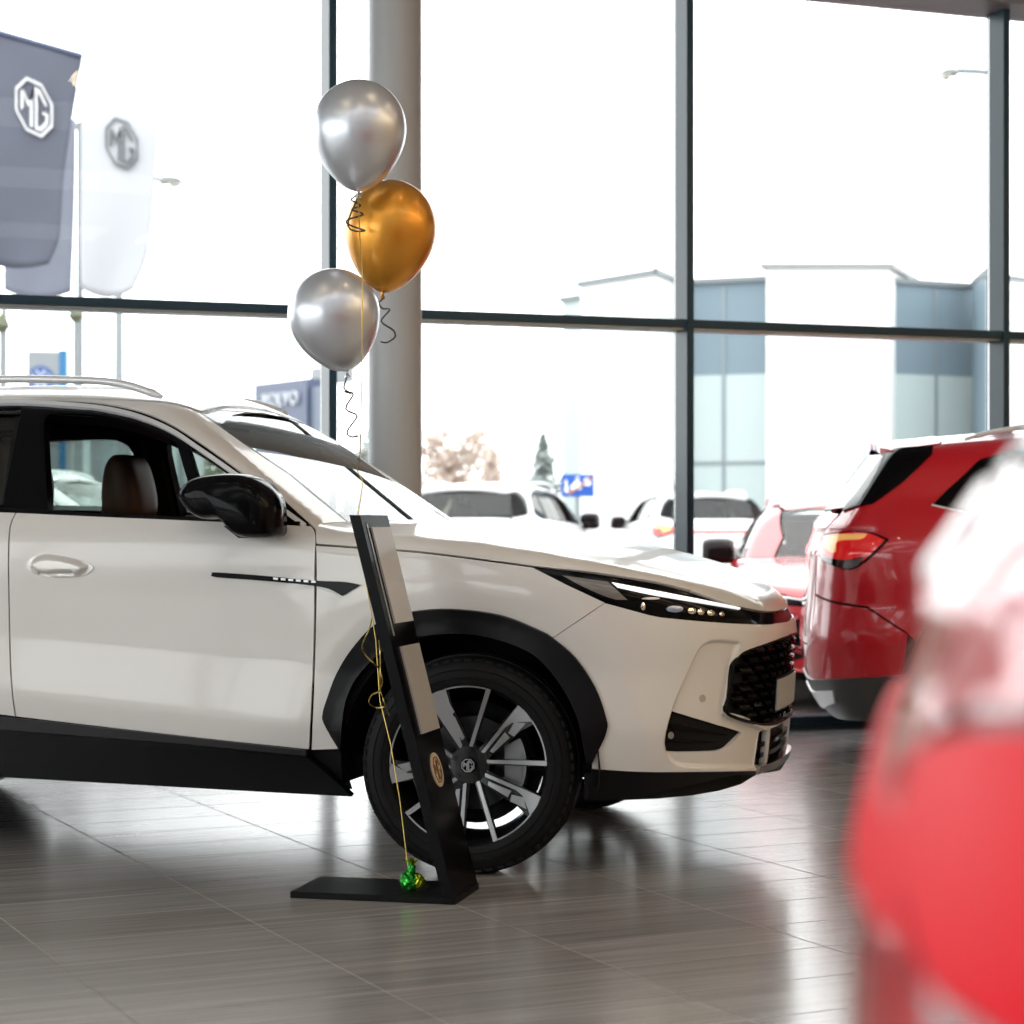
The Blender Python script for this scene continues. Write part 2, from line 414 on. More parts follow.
def make_wheel(car, x, y, turn, side):
    # everything hangs under the tyre; local y is the axle, outward face at -y
    R = .356
    prof = [(.256, -.100), (.262, -.112), (.275, -.117), (.300, -.119), (.325, -.114), (.343, -.100), (.352, -.088), (.354, -.062), (.346, -.060), (.346, -.052), (.359, -.050), (.360, -.008), (.350, -.006), (.350, .006), (.360, .008), (.359, .050), (.346, .052), (.346, .060), (.354, .062), (.352, .088), (.343, .100), (.325, .114), (.300, .119), (.275, .117), (.262, .112), (.256, .100)]
    bm = bmesh.new(); add_lathe(bm, prof, 96, 'y', closed=True)
    for k in range(60):   # shoulder blocks
        a = 2*math.pi*k/60
        for s in (-1, 1):
            mt = Matrix.Rotation(a, 4, 'Y')
            add_box(bm, (-.0105, s*.096-.012, .338), (.0105, s*.096+.010, .3462), 0, mt)
    for r, wd in ((.285, .0016), (.312, .0012)):
        add_lathe(bm, [(r-wd, -.1175), (r, -.1205), (r+wd, -.1175)], 96, 'y')
    tyre = from_bm('wheel', bm, M['rubber'], car, True, 35)
    tyre.location = (x, y, R); tyre.rotation_euler = (0, 0, turn)
    if side > 0: tyre.rotation_euler = (0, 0, math.pi+turn)
    rim = lathe('rim', [(.263, -.098), (.271, -.106), (.266, -.111), (.2625, -.104), (.250, -.090), (.242, -.06), (.229, .02), (.232, .09), (.262, .105)], M['alloy_black'], tyre, 96, 'y')
    lip = bmesh.new()
    th0 = 121.5
    def pl(r, a): return (r*1.06*math.cos(R_(a)), r*1.06*math.sin(R_(a)))
    # local plane of the face seen from outside: u to the right, v up
    def dish(r): return -.104+.028*(1-(r/.26))**1.0*1.0
    def face(lift): return lambda u, v, d: (u, dish(math.hypot(u, v))-lift+d, v)
    def poly_face(bm, poly, lift, depth):
        add_prism(bm, poly, face(lift), 0, depth)
    for k in range(5):
        a0 = th0-72*k
        # body of the broad spoke and of the thin spoke, gloss black
        bm = bmesh.new()
        poly_face(bm, [pl(.046, a0+10), pl(.246, a0+1), pl(.248, a0-8), pl(.244, a0-17), pl(.19, a0-16), pl(.12, a0-22), pl(.052, a0-34)], 0, .030)
        poly_face(bm, [pl(.05, a0-26), pl(.244, a0-45), pl(.246, a0-49), pl(.05, a0-48)], 0, .030)
        sp = from_bm('spoke', bm, M['alloy_black'], tyre)
        bm = bmesh.new()
        e = .0025
        poly_face(bm, [pl(.055, a0-3), pl(.172, a0+.3), pl(.243, a0+.5), pl(.2455, a0-7), pl(.243, a0-15), pl(.226, a0-12.2), pl(.190, a0-5.2), pl(.165, a0-3.8), pl(.062, a0-12)], e, .004)
        poly_face(bm, [pl(.196, a0-6.4), pl(.222, a0-13), pl(.168, a0-17), pl(.160, a0-10.4)], e, .004)
        poly_face(bm, [pl(.153, a0-7.2), pl(.155, a0-15.5), pl(.085, a0-23), pl(.078, a0-16)], e, .004)
        # thin spoke edge and outer arc
        poly_face(bm, [pl(.058, a0-33), pl(.238, a0-45.0), pl(.2445, a0-45.6), pl(.244, a0-48.6), pl(.056, a0-43)], e, .004)
        arc = [pl(.2465, a0-14-i*31/10) for i in range(11)]+[pl(.2400, a0-45+i*31/10) for i in range(11)]
        poly_face(bm, arc, e, .004)
        from_bm('machined_face', bm, M['machined'], tyre)
    bm = bmesh.new(); add_lathe(bm, [(0, -.088), (.060, -.086), (.066, -.078), (.066, -.03)], 40, 'y')
    for k in range(5):
        a = R_(81.5-72*k); c = (.050*math.cos(a), 0, .050*math.sin(a))
        add_lathe(bm, [(.0, -.094), (.007, -.094), (.0085, -.086)], 6, 'y', c)
    from_bm('hub', bm, M['alloy_black'], tyre, True, 30)
    bm = bmesh.new(); add_lathe(bm, [(0, -.1005), (.020, -.1005), (.0215, -.0995), (.0235, -.1015), (.026, -.0985), (.027, -.088)], 40, 'y')
    cap = from_bm('hub_cap', bm, M['black_gloss'], tyre, True, 30)
    bm = bmesh.new()
    for poly in emblem_polys(): add_prism(bm, [(u*.0225, v*.0225) for u, v in poly], lambda u, v, d: (u, d, v), -.1042, -.1003)
    from_bm('emblem', bm, M['machined'], tyre)
    lathe('brake_disc', [(.075, -.012), (.152, -.012), (.154, -.008), (.154, .012), (.075, .012)], M['disc_dark'], tyre, 64, 'y')
    bm = bmesh.new()
    o = [pl(.174, t) for t in range(-28, 29, 7)]+[pl(.120, t) for t in range(28, -29, -7)]
    add_prism(bm, o, lambda u, v, d: (u, d, v), -.052, .03)
    add_prism(bm, [pl(.165, -14), pl(.165, 14), pl(.132, 14), pl(.132, -14)], lambda u, v, d: (u, d, v), -.058, -.05)
    from_bm('brake_caliper', bm, M['steel_disc'], tyre)
    lathe('brake_shield', [(0, .030), (.200, .030), (.204, .036), (0, .040)], M['black_satin'], tyre, 48, 'y')
    return tyre

def emblem_polys():
    # octagonal badge: ring in eight bars, a slanting M and a G
    P = []
    def oc(r): return [(r*math.cos(R_(22.5+45*i)), r*math.sin(R_(22.5+45*i))) for i in range(8)]
    A, B = oc(1.0), oc(.89)
    for i in range(8): P.append([A[i], A[(i+1) % 8], B[(i+1) % 8], B[i]])
    P += [[(-.66, -.30), (-.66, .40), (-.52, .40), (-.52, -.18)],
          [(-.60, .42), (-.50, .42), (-.26, .10), (-.30, -.08)],
          [(-.30, -.08), (-.26, .10), (-.06, .66), (-.06, .30)],
          [(-.06, .66), (-.06, -.72), (-.20, -.72), (-.20, .28)]]
    P += [[(.05, .74), (.05, -.74), (.17, -.62), (.17, .60)],
          [(.05, .74), (.17, .60), (.54, .22), (.66, .24), (.30, .68)],
          [(.05, -.74), (.36, -.72), (.70, -.36), (.57, -.30), (.30, -.60), (.17, -.60)],
          [(.57, -.30), (.70, -.36), (.70, -.02), (.42, -.02), (.42, -.12), (.57, -.12)]]
    return P

def make_car():
    car = empty('car')
    P = lambda *a, **k: panel(*a, parent=car, **k)
    # ---- doors and fenders
    dr = [(15.5, 717, 1), (12, 689), (10, 650), (9, 600), (8.5, 560), (10, 528), (16, 512, 1)]
    belt = [(100, 516), (207, 520.5), (312, 525.5, 1)]
    P('front_door', PX(belt+[(316, 535), (315, 570), (314.7, 620), (313, 680), (309.5, 750, 1), (205, 739), (100, 727)]+dr, 'y'), 'y', lb, M['white_paint'], sp=.022, gap=.0028)
    drx = XZ(PX(dr, 'y', closed=False))
    rear = catmull([(-2.62, 1.205, 1), (-2.66, 1.12), (-2.60, .98), (-2.42, .80), (-2.33, .62), (-2.315, .535, 1)], 5, False)
    belt_r = [(-2.3, 1.200), (-1.66, 1.1855)]
    rd = np.vstack([drx[::-1], [(-1.98, .508)], rear[::-1][:1], rear[::-1][1:], [(-2.3, 1.200)]])
    P('rear_door', rd, 'y', lb, M['white_paint'], sp=.03, gap=.0028)
    arch_out = [(552, 637), (540, 630.5), (500, 615), (450, 609), (407, 612.5), (376, 624), (352, 649), (337, 674), (326.5, 702), (323.5, 713), (324.5, 723), (341, 749, 1)]
    shut = [(316, 545.5, 1), (360, 548.5), (416, 552.5), (470, 559), (533, 567.5, 1)]
    P('front_fender', PX(shut+[(568, 585.3, 1), (605.2, 602.7, 1), (553, 637.7, 1)]+arch_out[1:]+[(311.5, 750, 1), (314.2, 680), (316, 620), (316.5, 570)], 'y'), 'y', lb, M['white_paint'], sp=.016, gap=.0008)
    # ---- rear quarter with its pillar, run up to the roof
    q = [(-2.62, 1.205), (-2.95, 1.218), (-3.13, 1.262), (-3.04, 1.345), (-2.89, 1.484), (-2.72, 1.532), (-2.4, 1.565), (-2.4, 1.605), (-3.05, 1.565)]
    def rpar(pts, f=bodys):  # (x,z) on the flank -> 'r' parameters
        return to_par(from_par(np.array(pts, float), 'y', f), 'r')
    qa = np.array([(-2.765+.505*math.cos(R_(t)), .36+.505*math.sin(R_(t))) for t in np.linspace(150, 21, 14)])
    tail_b = pts3([(-3.33, -.62, 1.53), (-3.50, -.66, 1.34), (-3.60, -.69, 1.215), (-3.70, -.60, 1.11), (-3.70, -.62, .83), (-3.62, -.80, .80), (-3.45, -.90, .78), (-3.25, -.92, .66)])
    quarter = np.vstack([rpar(q[1:9]), to_par(tail_b, 'r'), rpar(qa), rpar(np.array(rear)[::-1][:-1], lb), rpar([q[0]])])
    P('rear_quarter', quarter, 'r', bodys, M['white_paint'], sp=.03, gap=.0005)
    tg = np.array([(-.60*.8*.0, 0)])
    # ---- tailgate, rear bumper (full width)
    tl = to_par(pts3([(-3.70, 0, 1.232), (-3.63, -.45, 1.232), (-3.60, -.67, 1.222), (-3.70, -.59, 1.10), (-3.70, -.60, .62), (-3.71, -.50, .58), (-3.72, 0, .58)]), 'r')
    P('tailgate', sym(tl, 'r'), 'r', bodys, M['white_paint'], sp=.035, gap=.002, mirror=False)
    rb = to_par(pts3([(-3.72, 0, .575), (-3.71, -.49, .575), (-3.705, -.605, .62), (-3.70, -.615, .82), (-3.62, -.80, .79), (-3.45, -.90, .77), (-3.245, -.92, .65)]), 'r')
    rb2 = rpar([(-3.262, .45)], lb); rb3 = to_par(pts3([(-3.62, -.80, .42), (-3.70, -.55, .40), (-3.71, 0, .40)]), 'r')
    P('rear_bumper', sym(np.vstack([rb, rb2, rb3]), 'r'), 'r', lb, M['white_paint'], sp=.035, gap=.0006, mirror=False)
    rl = np.vstack([to_par(pts3([(-3.71, 0, .405), (-3.70, -.55, .405), (-3.62, -.80, .425)]), 'r'), rpar([(-3.262, .455), (-3.25, .24)], lb), to_par(pts3([(-3.6, -.6, .22), (-3.62, 0, .22)]), 'r')])
    P('rear_valance', sym(rl, 'r'), 'r', lb, M['clad_grey'], sp=.035, off=.008, mirror=False)
    sk = np.vstack([to_par(pts3([(-3.71, 0, .335), (-3.70, -.50, .345), (-3.62, -.78, .37)]), 'r'), to_par(pts3([(-3.62, -.76, .31), (-3.6, -.5, .27), (-3.62, 0, .26)]), 'r')])
    P('rear_skid_plate', sym(sk, 'r'), 'r', lb, M['satin_silver'], sp=.04, off=.018, mirror=False)
    lam = PX([(819, 546), (822, 537.5), (836, 533.5), (866, 532.5), (887.5, 540, 1), (876, 552), (858, 566), (845, 568.5), (827, 561), (820, 553)], 'r', bodys, RED, lo=6, hi=18)
    lam = np.array([(max(a, -2.6), b) for a, b in lam])
    P('tail_lamp', inset(lam, -.004), 'r', bodys, M['black_gloss'], sp=.02, off=.010, th=.03)
    P('lamp_lens', inset(lam, .006), 'r', bodys, M['lamp_red'], sp=.018, off=.0135, th=.01)
    amb = PX([(826, 545), (828, 538), (843, 535.5), (868, 535.5, 1), (862, 540), (840, 542), (838, 552), (832, 552)], 'r', bodys, RED, lo=6, hi=18)
    P('lamp_light_guide', amb, 'r', bodys, M['lamp_amber'], sp=.015, off=.016, th=.006)
    low = PX([(823, 556, 1), (846, 560), (866, 556, 1), (858, 566), (845, 568.5), (827, 561)], 'r', bodys, RED, lo=6, hi=18)
    P('lamp_lower_lens', low, 'r', bodys, M['lens_smoke'], sp=.015, off=.0155, th=.006)
    P('tail_light_bar', np.array([(-.60, 1.02), (.60, 1.02), (.60, 1.065), (-.60, 1.065)]), 'r', bodys, M['lamp_red'], sp=.05, off=.008, th=.02, mirror=False)
    gl = to_par(pts3([(-3.40, 0, 1.52), (-3.33, -.55, 1.515), (-3.55, -.64, 1.255), (-3.62, 0, 1.24)]), 'b')
    P('rear_window', sym(gl, 'b'), 'b', gh, M['glass_dark'], sp=.05, off=.002, mirror=False)
    gf = to_par(pts3([(-3.28, -.60, 1.56), (-3.30, -.555, 1.53), (-3.53, -.645, 1.26), (-3.585, -.70, 1.225)]), 'r')
    P('rear_window_fin', np.vstack([rpar([(-3.11, 1.51), (-3.10, 1.548), (-3.30, 1.535)], bodys), to_par(pts3([(-3.55, -.655, 1.265), (-3.57, -.69, 1.232)]), 'r'), rpar([(-3.40, 1.27), (-3.243, 1.385)], bodys)]), 'r', bodys, M['black_gloss'], sp=.025, off=.010, th=.02)
    sp_ = to_par(pts3([(-3.06, 0, 1.62), (-3.06, -.56, 1.57), (-3.30, -.60, 1.54), (-3.35, -.48, 1.54), (-3.37, 0, 1.56)]), 'h')
    P('roof_spoiler', sym(sp_, 'h'), 'h', rooff, M['white_paint'], sp=.04, off=.004, th=.035, mirror=False)
    # ---- roof, side frame, glass
    ap = cast([(347, 522), (290, 475), (242, 442.5), (198, 412)], gh, HERO)
    top_l = cast([(198, 411.5), (232, 415), (256, 417.5)], gh, HERO)
    roof = np.vstack([to_par(pts3([(-1.06, 0, 1.58), (-1.075, -.3, 1.57)]), 'h'), to_par(ap[3:4], 'h')+[[0, .02]], to_par(pts3([(-1.35, -.60, 1.60), (-2.0, -.61, 1.62), (-3.055, -.575, 1.57), (-3.055, 0, 1.6)]), 'h')])
    P('roof', sym(roof, 'h'), 'h', gh, M['white_paint'], sp=.04, gap=.002, mirror=False)
    dlo_top = [(-60, 399.5), (0, 397.8), (30, 397.8), (62, 399.8), (100, 402.5), (140, 411), (170, 424), (200, 443), (235, 468), (262, 488), (290, 507), (312, 526), (315, 531)]
    dt = cast(catmull(dlo_top, 5, False), gh, HERO)
    dth = to_par(dt, 'h'); dty = to_par(dt, 'y')
    rear_dlo = catmull([(-1.95, 1.588), (-2.2, 1.582), (-2.45, 1.567), (-2.70, 1.535), (-2.89, 1.482), (-3.03, 1.362), (-3.13, 1.263, 1)], 4, False)
    sf_top = to_par(pts3([(-3.05, -.58, 1.565), (-2.0, -.613, 1.60), (-1.35, -.603, 1.58)]), 'h')
    rq = to_par(from_par(np.array([(-2.41, 1.570), (-2.2, 1.582), (-1.95, 1.588)]), 'y', gh), 'h')
    sft = to_par(pts3([(-2.41, -.613, 1.60), (-2.0, -.613, 1.60), (-1.35, -.603, 1.58)]), 'h')
    apx = to_par(ap, 'h')
    P('side_frame', np.vstack([rq, dth[2:], apx[0:1], apx[1:], sft[::-1]]), 'h', gh, M['white_paint'], sp=.022, gap=.0012)
    # windscreen: glass inside a black band
    wsl = to_par(np.vstack([[(-.43, 0, 1.13)], [(-.45, -.40, 1.13)], ap, top_l[1:2], [(-1.055, 0, 1.575)]]), 'w')
    wsb = to_par(np.vstack([[(-.43, 0, 1.12)], [(-.45, -.40, 1.12)], ap[:1]-[0, 0, .02], ap, [(-1.075, -.3, 1.57)], [(-1.06, 0, 1.575)]]), 'w')
    full = sym(wsb, 'w'); inn = inset(resample(full, .08), .013)
    P('windshield_trim', full, 'w', gh, M['black_gloss'], sp=.05, off=.0, holes=[inn], mirror=False)
    P('windshield', inn, 'w', gh, M['glass_clear'], sp=.05, off=-.001, th=0, mirror=False)
    # black frames round the side windows
    beltp = [(312, 526, 1), (207, 521.5), (100, 517), (15, 511.5), (-60, 508)]
    bt = to_par(cast(catmull(beltp, 4, False), gh, HERO), 'y')
    rb_ = np.array([(-2.3, 1.199), (-2.62, 1.204), (-2.95, 1.217), (-3.13, 1.262)])
    outer = np.vstack([bt, rb_, np.array(rear_dlo)[::-1][1:], dty[2:]])
    op1 = PX([(47.5, 512, 1), (45, 470), (43.5, 428), (46, 416), (54, 412.5), (80, 412.5), (105, 415), (135, 423), (160, 433), (176, 442, 1), (184, 470), (193, 500), (199, 519.5, 1), (120, 516.5)], 'y', gh)
    op2 = PX([(187.5, 443.5, 1), (212, 459), (236, 476), (262, 495, 1), (256, 521, 1), (208, 520, 1), (198, 480)], 'y', gh)
    op3 = np.array(catmull([(-1.705, 1.208, 1), (-1.715, 1.40), (-1.735, 1.545), (-1.80, 1.562), (-2.1, 1.560), (-2.38, 1.545), (-2.46, 1.45), (-2.55, 1.225, 1)], 4))
    op4 = np.array(catmull([(-2.60, 1.235, 1), (-2.52, 1.46), (-2.48, 1.528), (-2.66, 1.505), (-2.84, 1.45), (-2.97, 1.34), (-3.055, 1.262, 1), (-2.9, 1.238)], 4))
    P('window_frame', outer, 'y', gh, M['black_gloss'], sp=.03, off=-.006, holes=[op1, op2, op3, op4], th=.05, mirror=False)
    f1 = np.array(op1); f1[:, 0] -= .22*sstep(-1.30, -1.46, f1[:, 0]); f3 = np.array(op3); f3[:, 0] -= .145*sstep(-2.0, -1.80, f3[:, 0])
    P('window_frame', outer, 'y', gh, M['black_gloss'], sp=.03, off=-.006, holes=[f1, op2, f3, op4], th=.05, side=1, mirror=False)
    P('rear_door_glass', inset(op3, -.006), 'y', gh, M['glass_dark'], sp=.06, off=-.012, th=0)
    P('quarter_glass', inset(op4, -.006), 'y', gh, M['glass_dark'], sp=.06, off=-.012, th=0)
    P('corner_glass', inset(op2, -.004), 'y', gh, M['glass_green'], sp=.06, off=-.014, th=0)
    cl = cast(catmull([(-60, 404.5), (0, 402.6), (25, 402.4), (62, 404.4), (100, 408), (136, 416), (170, 430), (200, 449.5), (235, 474), (262, 494), (286, 512), (305, 526)], 5, False), gh, HERO)
    rd_c = np.array(rear_dlo)+[0, 0]
    P('window_chrome', strip(to_par(cl, 'y')[2:], .0135), 'y', gh, M['satin_silver'], sp=.015, off=.004, th=.012)
    P('rear_window_chrome', strip(np.array([(-2.45, 1.196), (-2.62, 1.199), (-2.86, 1.206), (-2.95, 1.216), (-3.125, 1.258)]), .018), 'y', gh, M['satin_silver'], sp=.02, off=.006, th=.012)
    P('belt_seal', strip(to_par(cast(catmull([(300, 525), (207, 520.8), (100, 516.3), (15, 510.6), (-60, 507.2)], 4, False), gh, HERO), 'y'), .012), 'y', gh, M['black_satin'], sp=.02, off=.012, th=.03)
    for sg in (-1, 1):
        rp = cast(catmull([(-40, 379.5), (20, 379.0), (60, 379.5), (100, 381), (125, 384.5), (145, 390.5), (162, 397)], 5, False), gh, HERO, plane=-.615)
        pr = [(p[0], sg*.615, p[2]) for p in rp]
        tail = [(-2.95, sg*.600, 1.585), (-2.85, sg*.605, 1.612), (-2.7, sg*.61, 1.638), (-2.3, sg*.615, 1.655)]
        tube('roof_rail', tail+pr, [.008, .012, .014, .014]+[.014]*(len(pr)-3)+[.012, .010, .006], M['satin_silver'], car, 8)
    # ---- hood and front end
    hl_top = [(541, 568), (591, 572.5), (654, 582.3), (691, 591, 1)]
    hs = cast(catmull([(316.5, 544, 1), (360, 547), (416, 551), (470, 557.5), (533, 566, 1)], 4, False), lb, HERO)
    ht = cast(catmull([(533, 566, 1), (560, 569), (591, 571.8), (654, 581.3), (690, 590, 1)], 4, False), lb, HERO)
    hf = cast([(690, 590), (722, 584), (746, 579.5)], lb, HERO)
    c0 = from_par(np.array([[hf[-1, 0]+.008, 0.0]]), 'h', lb)
    sh_ = np.vstack([to_par(hf, 'h'), [(c0[0, 0], 0)]])
    seam_h = np.vstack([sh_[i]+(sh_[i+1]-sh_[i])*t for i in range(len(sh_)-1) for t in np.linspace(0, 1, 9)[:-1]]+[sh_[-1]])
    seam3 = from_par(seam_h, 'h', lb)
    hoodpar = np.vstack([[(-.436, 0)], [(-.456, to_par(pts3([(-.456, -.4, 1.16)]), 'h')[0, 1])], to_par(cast([(346, 518), (316, 527)], lb, HERO), 'h'), to_par(hs, 'h'), to_par(ht[1:-1], 'h'), seam_h])
    P('hood', sym(hoodpar, 'h'), 'h', lb, M['white_paint'], sp=.022, off=.0, gap=.0010, mirror=False)
    capn = np.vstack([to_par(seam3[::-1], 's'), PX([(691, 591), (712, 598), (733, 605), (763, 611), (778, 611)], 's', closed=False), ])
    zc_ = to_par(pts3([(.93, 0, .855)]), 's')
    P('front_cap', sym(np.vstack([capn, zc_]), 's'), 's', lb, M['white_paint'], sp=.02, gap=.0010, mirror=False)
    zl = to_par(cast([(778, 621.5)], lb, HERO), 's')*[0, 1]-[[0, .001]]
    head = np.vstack([PX([(533, 567.5, 1), (591, 573.3), (654, 583), (691, 592), (733, 606), (763, 612), (778, 612)], 's', closed=False), zc_, zl, PX([(778, 622), (763, 623.5), (718, 621.5), (667, 617), (649, 614, 1), (610, 601), (571, 586)], 's', closed=False)])
    P('headlight', head, 's', lb, M['black_gloss'], sp=.02, off=-.006, th=.02)
    P('daytime_light', PX([(612, 582.3, 1), (654, 590.3), (700, 599.2), (740, 607.6, 1), (740, 609.3, 1), (700, 602.8), (654, 595.2), (618, 587.5, 1)], 's'), 's', lb, M['drl'], sp=.012, off=.0015, th=.006)
    P('turn_reflector', PX([(562, 575, 1), (608, 581.5, 1), (628, 600, 1), (612, 598.5), (585, 587.5)], 's'), 's', lb, M['refl_grey'], sp=.015, off=-.0025, th=.004)
    for cx, cy, w, h, mm in ((675, 609.0, 8.5, 3.4, 'lens_blue'), (692, 610.8, 4.2, 3.2, 'chrome'), (701, 611.8, 3.6, 3.0, 'chrome'), (711, 612.8, 3.8, 2.9, 'chrome'), (722, 613.8, 2.6, 2.4, 'chrome'), (643, 606.5, 2.2, 4.0, 'chrome'), (651, 598.5, 9, 1.3, 'satin_silver')):
        P('projector_lens' if mm == 'lens_blue' else 'lamp_reflector', PX([(cx+w*math.cos(R_(t)), cy+h*math.sin(R_(t))) for t in range(0, 360, 45)], 's', n=2), 's', lb, M[mm], sp=.01, off=.0, th=.008, emboss=[dict(poly=PX([(cx+w*.7*math.cos(R_(t)), cy+h*.7*math.sin(R_(t))) for t in range(0, 360, 45)], 's', n=2), d=.005, w=.004)])
    # bumper with grille, vents and lower intake cut out of it
    # the grille is longer than the camera sees; its hidden half mirrors the near half
    g_near = PX([(782, 637.5), (775, 640.3), (763, 644.5), (745, 651), (738, 657), (733.5, 666), (729, 698), (726.5, 711), (731, 716.8), (749, 723), (765, 726), (776, 725)], 'c', closed=False, n=3)
    gz0, gz1 = g_near[0, 1], g_near[-1, 1]
    grille = sym(np.vstack([[(0, gz0+.004)], g_near, [(0, gz1-.004)]]), 'c')
    vent = PX([(673, 710.5, 1), (747.5, 733.5, 1), (737, 744), (726, 751), (712, 753), (672, 754), (668, 748), (667.2, 741)], 'c', n=3)
    i_near = PX([(764.5, 730.5), (756.5, 769)], 'c', closed=False, n=3)
    intake = sym(np.vstack([[(0, i_near[0, 1]+.005)], i_near, [(0, i_near[-1, 1])]]), 'c')
    bl_ = PX([(605, 603, 1), (649, 615, 1), (667, 618), (718, 622.5), (763, 624.5), (778, 623, 1)], 'c', closed=False, n=4)
    zz = float(bl_[-1, 1])-.004
    bb = PX([(757, 771, 1), (700, 772), (641, 772), (592, 769, 1)], 'c', closed=False, n=4)
    bar = PX([(592, 761, 1), (606, 731), (605.5, 716), (595, 687), (575, 657), (553, 638, 1)], 'c', closed=False, n=4)
    bp = np.vstack([bl_[::-1]*1.0])
    near = np.vstack([[(0, bb[0, 1])], bb, bar, bl_, [(0, zz)]])
    rec = PX([(741, 643, 1), (716, 641.5), (703, 647), (696, 659), (683, 687), (673.5, 711), (666, 742), (670, 757), (684, 766), (730, 767.5), (757, 767, 1), (765, 731, 1), (745, 722), (727, 713, 1), (735, 662)], 'c', n=3)
    recm = rec*[-1, 1]
    ems = []
    for rr in (rec, recm[::-1]):
        rs = resample(rr, .008); ems.append(dict(poly=rr, d=-.020, w=.008, pts=np.vstack([inset(rs, .009), inset(rs, -.009), rs])))
    P('front_bumper', sym(near, 'c'), 'c', lb, M['white_paint'], sp=.011, off=0, th=.022, gap=.0006, mirror=False, holes=[grille, vent, (vent*[-1, 1])[::-1], intake], emboss=ems)
    P('parking_sensor', PX([(706.5+3*math.cos(R_(t)), 698.5+3.6*math.sin(R_(t))) for t in range(0, 360, 45)], 'c', n=3), 'c', lb, M['sensor'], sp=.006, off=-.017, th=.003)
    gback = P('grille', inset(grille, -.01), 'c', lb, M['black_satin'], sp=.035, off=-.035, th=0, mirror=False)[0]
    # grille blades: short staggered bars in rows
    bm = bmesh.new(); rows = 9; z0, z1 = gz1+.015, gz0-.01
    gp = np.asarray(grille)
    for r in range(rows):
        z = z0+(z1-z0)*(r+.5)/rows; th = -.72+(.048 if r % 2 else 0)
        while th < .72:
            a = np.array([(th, z), (th+.062, z), (th+.078, z-.012), (th+.016, z-.012)])
            if inside(a, gp).all():
                A = from_par(a, 'c', lb); n_ = grad(A, lb)
                o1 = A-n_*.004; o2 = A-n_*.034
                dz = np.array([0, 0, .011])
                v = [bm.verts.new(tuple(p)) for p in [o1[0], o1[1], o1[2], o1[3], o2[0]+dz, o2[1]+dz, o2[2]-dz*.4, o2[3]-dz*.4]]
                for f_ in ((0, 1, 2, 3), (0, 4, 5, 1), (1, 5, 6, 2), (2, 6, 7, 3), (3, 7, 4, 0)): bm.faces.new([v[i] for i in f_])
            th += .092
    from_bm('grille_blades', bm, M['black_gloss'], gback)
    tubepts = from_par(np.asarray(resample(inset(grille, .004), .05)), 'c', lb)
    bm = bmesh.new(); add_tube(bm, [tuple(p) for p in tubepts-grad(tubepts, lb)*.004], .006, 6, True); from_bm('grille_surround', bm, M['black_gloss'], gback, True)
    P('number_plate_holder', np.array([(-.245, .612), (.245, .612), (.245, .488), (-.245, .488)]), 'c', lb, M['black_satin'], sp=.05, off=-.001, th=.03, mirror=False)
    P('number_plate', np.array([(-.235, .603), (.235, .603), (.235, .497), (-.235, .497)]), 'c', lb, M['plate'], sp=.05, off=.004, th=.006, mirror=False)
    for o in P('fog_vent', inset(vent, -.008), 'c', lb, M['black_satin'], sp=.02, off=-.040, th=0): 
        pass
    vb = PX([(674, 724), (700, 729), (735, 736), (700, 733), (674, 729)], 'c', n=2)
    P('vent_blade', vb, 'c', lb, M['black_gloss'], sp=.015, off=-.024, th=.012)
    P('vent_blade', PX([(672, 739), (690, 741), (722, 743), (700, 745), (672, 744)], 'c', n=2), 'c', lb, M['black_gloss'], sp=.015, off=-.026, th=.012)
    fl = PX([(674.5+3.2*math.cos(R_(t)), 737+4*math.sin(R_(t))) for t in range(0, 360, 45)], 'c', n=2)
    P('fog_lamp', fl, 'c', lb, M['chrome_dark'], sp=.008, off=-.022, th=.01)
    P('lower_intake', inset(intake, -.008), 'c', lb, M['black_satin'], sp=.03, off=-.030, th=0, mirror=False)
    iw = float(np.abs(i_near[:, 0]).min())-.012
    for zf in (.3, .6):
        zb = i_near[-1, 1]+(i_near[0, 1]-i_near[-1, 1])*zf
        P('intake_bar', np.array([(-iw, zb-.008), (iw, zb-.008), (iw, zb+.008), (-iw, zb+.008)]), 'c', lb, M['black_gloss'], sp=.04, off=-.012, th=.014, mirror=False)
    for sg in (-1, 1):
        P('intake_fin', np.array([(sg*.30, i_near[-1, 1]), (sg*.265, i_near[-1, 1]), (sg*.265, i_near[0, 1]), (sg*.30, i_near[0, 1])]), 'c', lb, M['satin_silver'], sp=.04, off=-.006, th=.02, mirror=False)
    # lower lip, black, with a bright skid strip
    ln = PX([(757, 771.5, 1), (700, 772.5), (641, 772.5), (592, 769.5, 1)], 'c', closed=False, n=4)
    lo_ = PX([(588, 800, 1), (620, 799.5), (645, 796), (672, 789.5), (700, 783), (735, 775, 1), ], 'c', closed=False, n=4)
    zmid = ln[0, 1]
    lip = np.vstack([[(0, zmid+.002)], ln, lo_, [(0, zmid-.035)]])
    P('front_lip', sym(lip, 'c'), 'c', lb, M['clad'], sp=.025, off=.002, th=.03, mirror=False)
    P('skid_plate', np.array([(-.40, zmid-.006), (.40, zmid-.006), (.37, zmid+.020), (-.37, zmid+.020)]), 'c', lb, M['chrome_dark'], sp=.03, off=.010, th=.03, mirror=False)
    # ---- sill and wheel-arch cladding
    top = np.array([(-.548, .396), (-1.05, .433), (-1.66, .4805), (-2.0, .507), (-2.318, .532)])
    mid = np.array([(-.548, .375), (-1.05, .405), (-1.66, .432), (-2.0, .448), (-2.318, .46)])
    bot = np.array([(-.40, .243), (-.60, .246), (-1.05, .255), (-1.66, .267), (-2.0, .270), (-2.38, .28)])
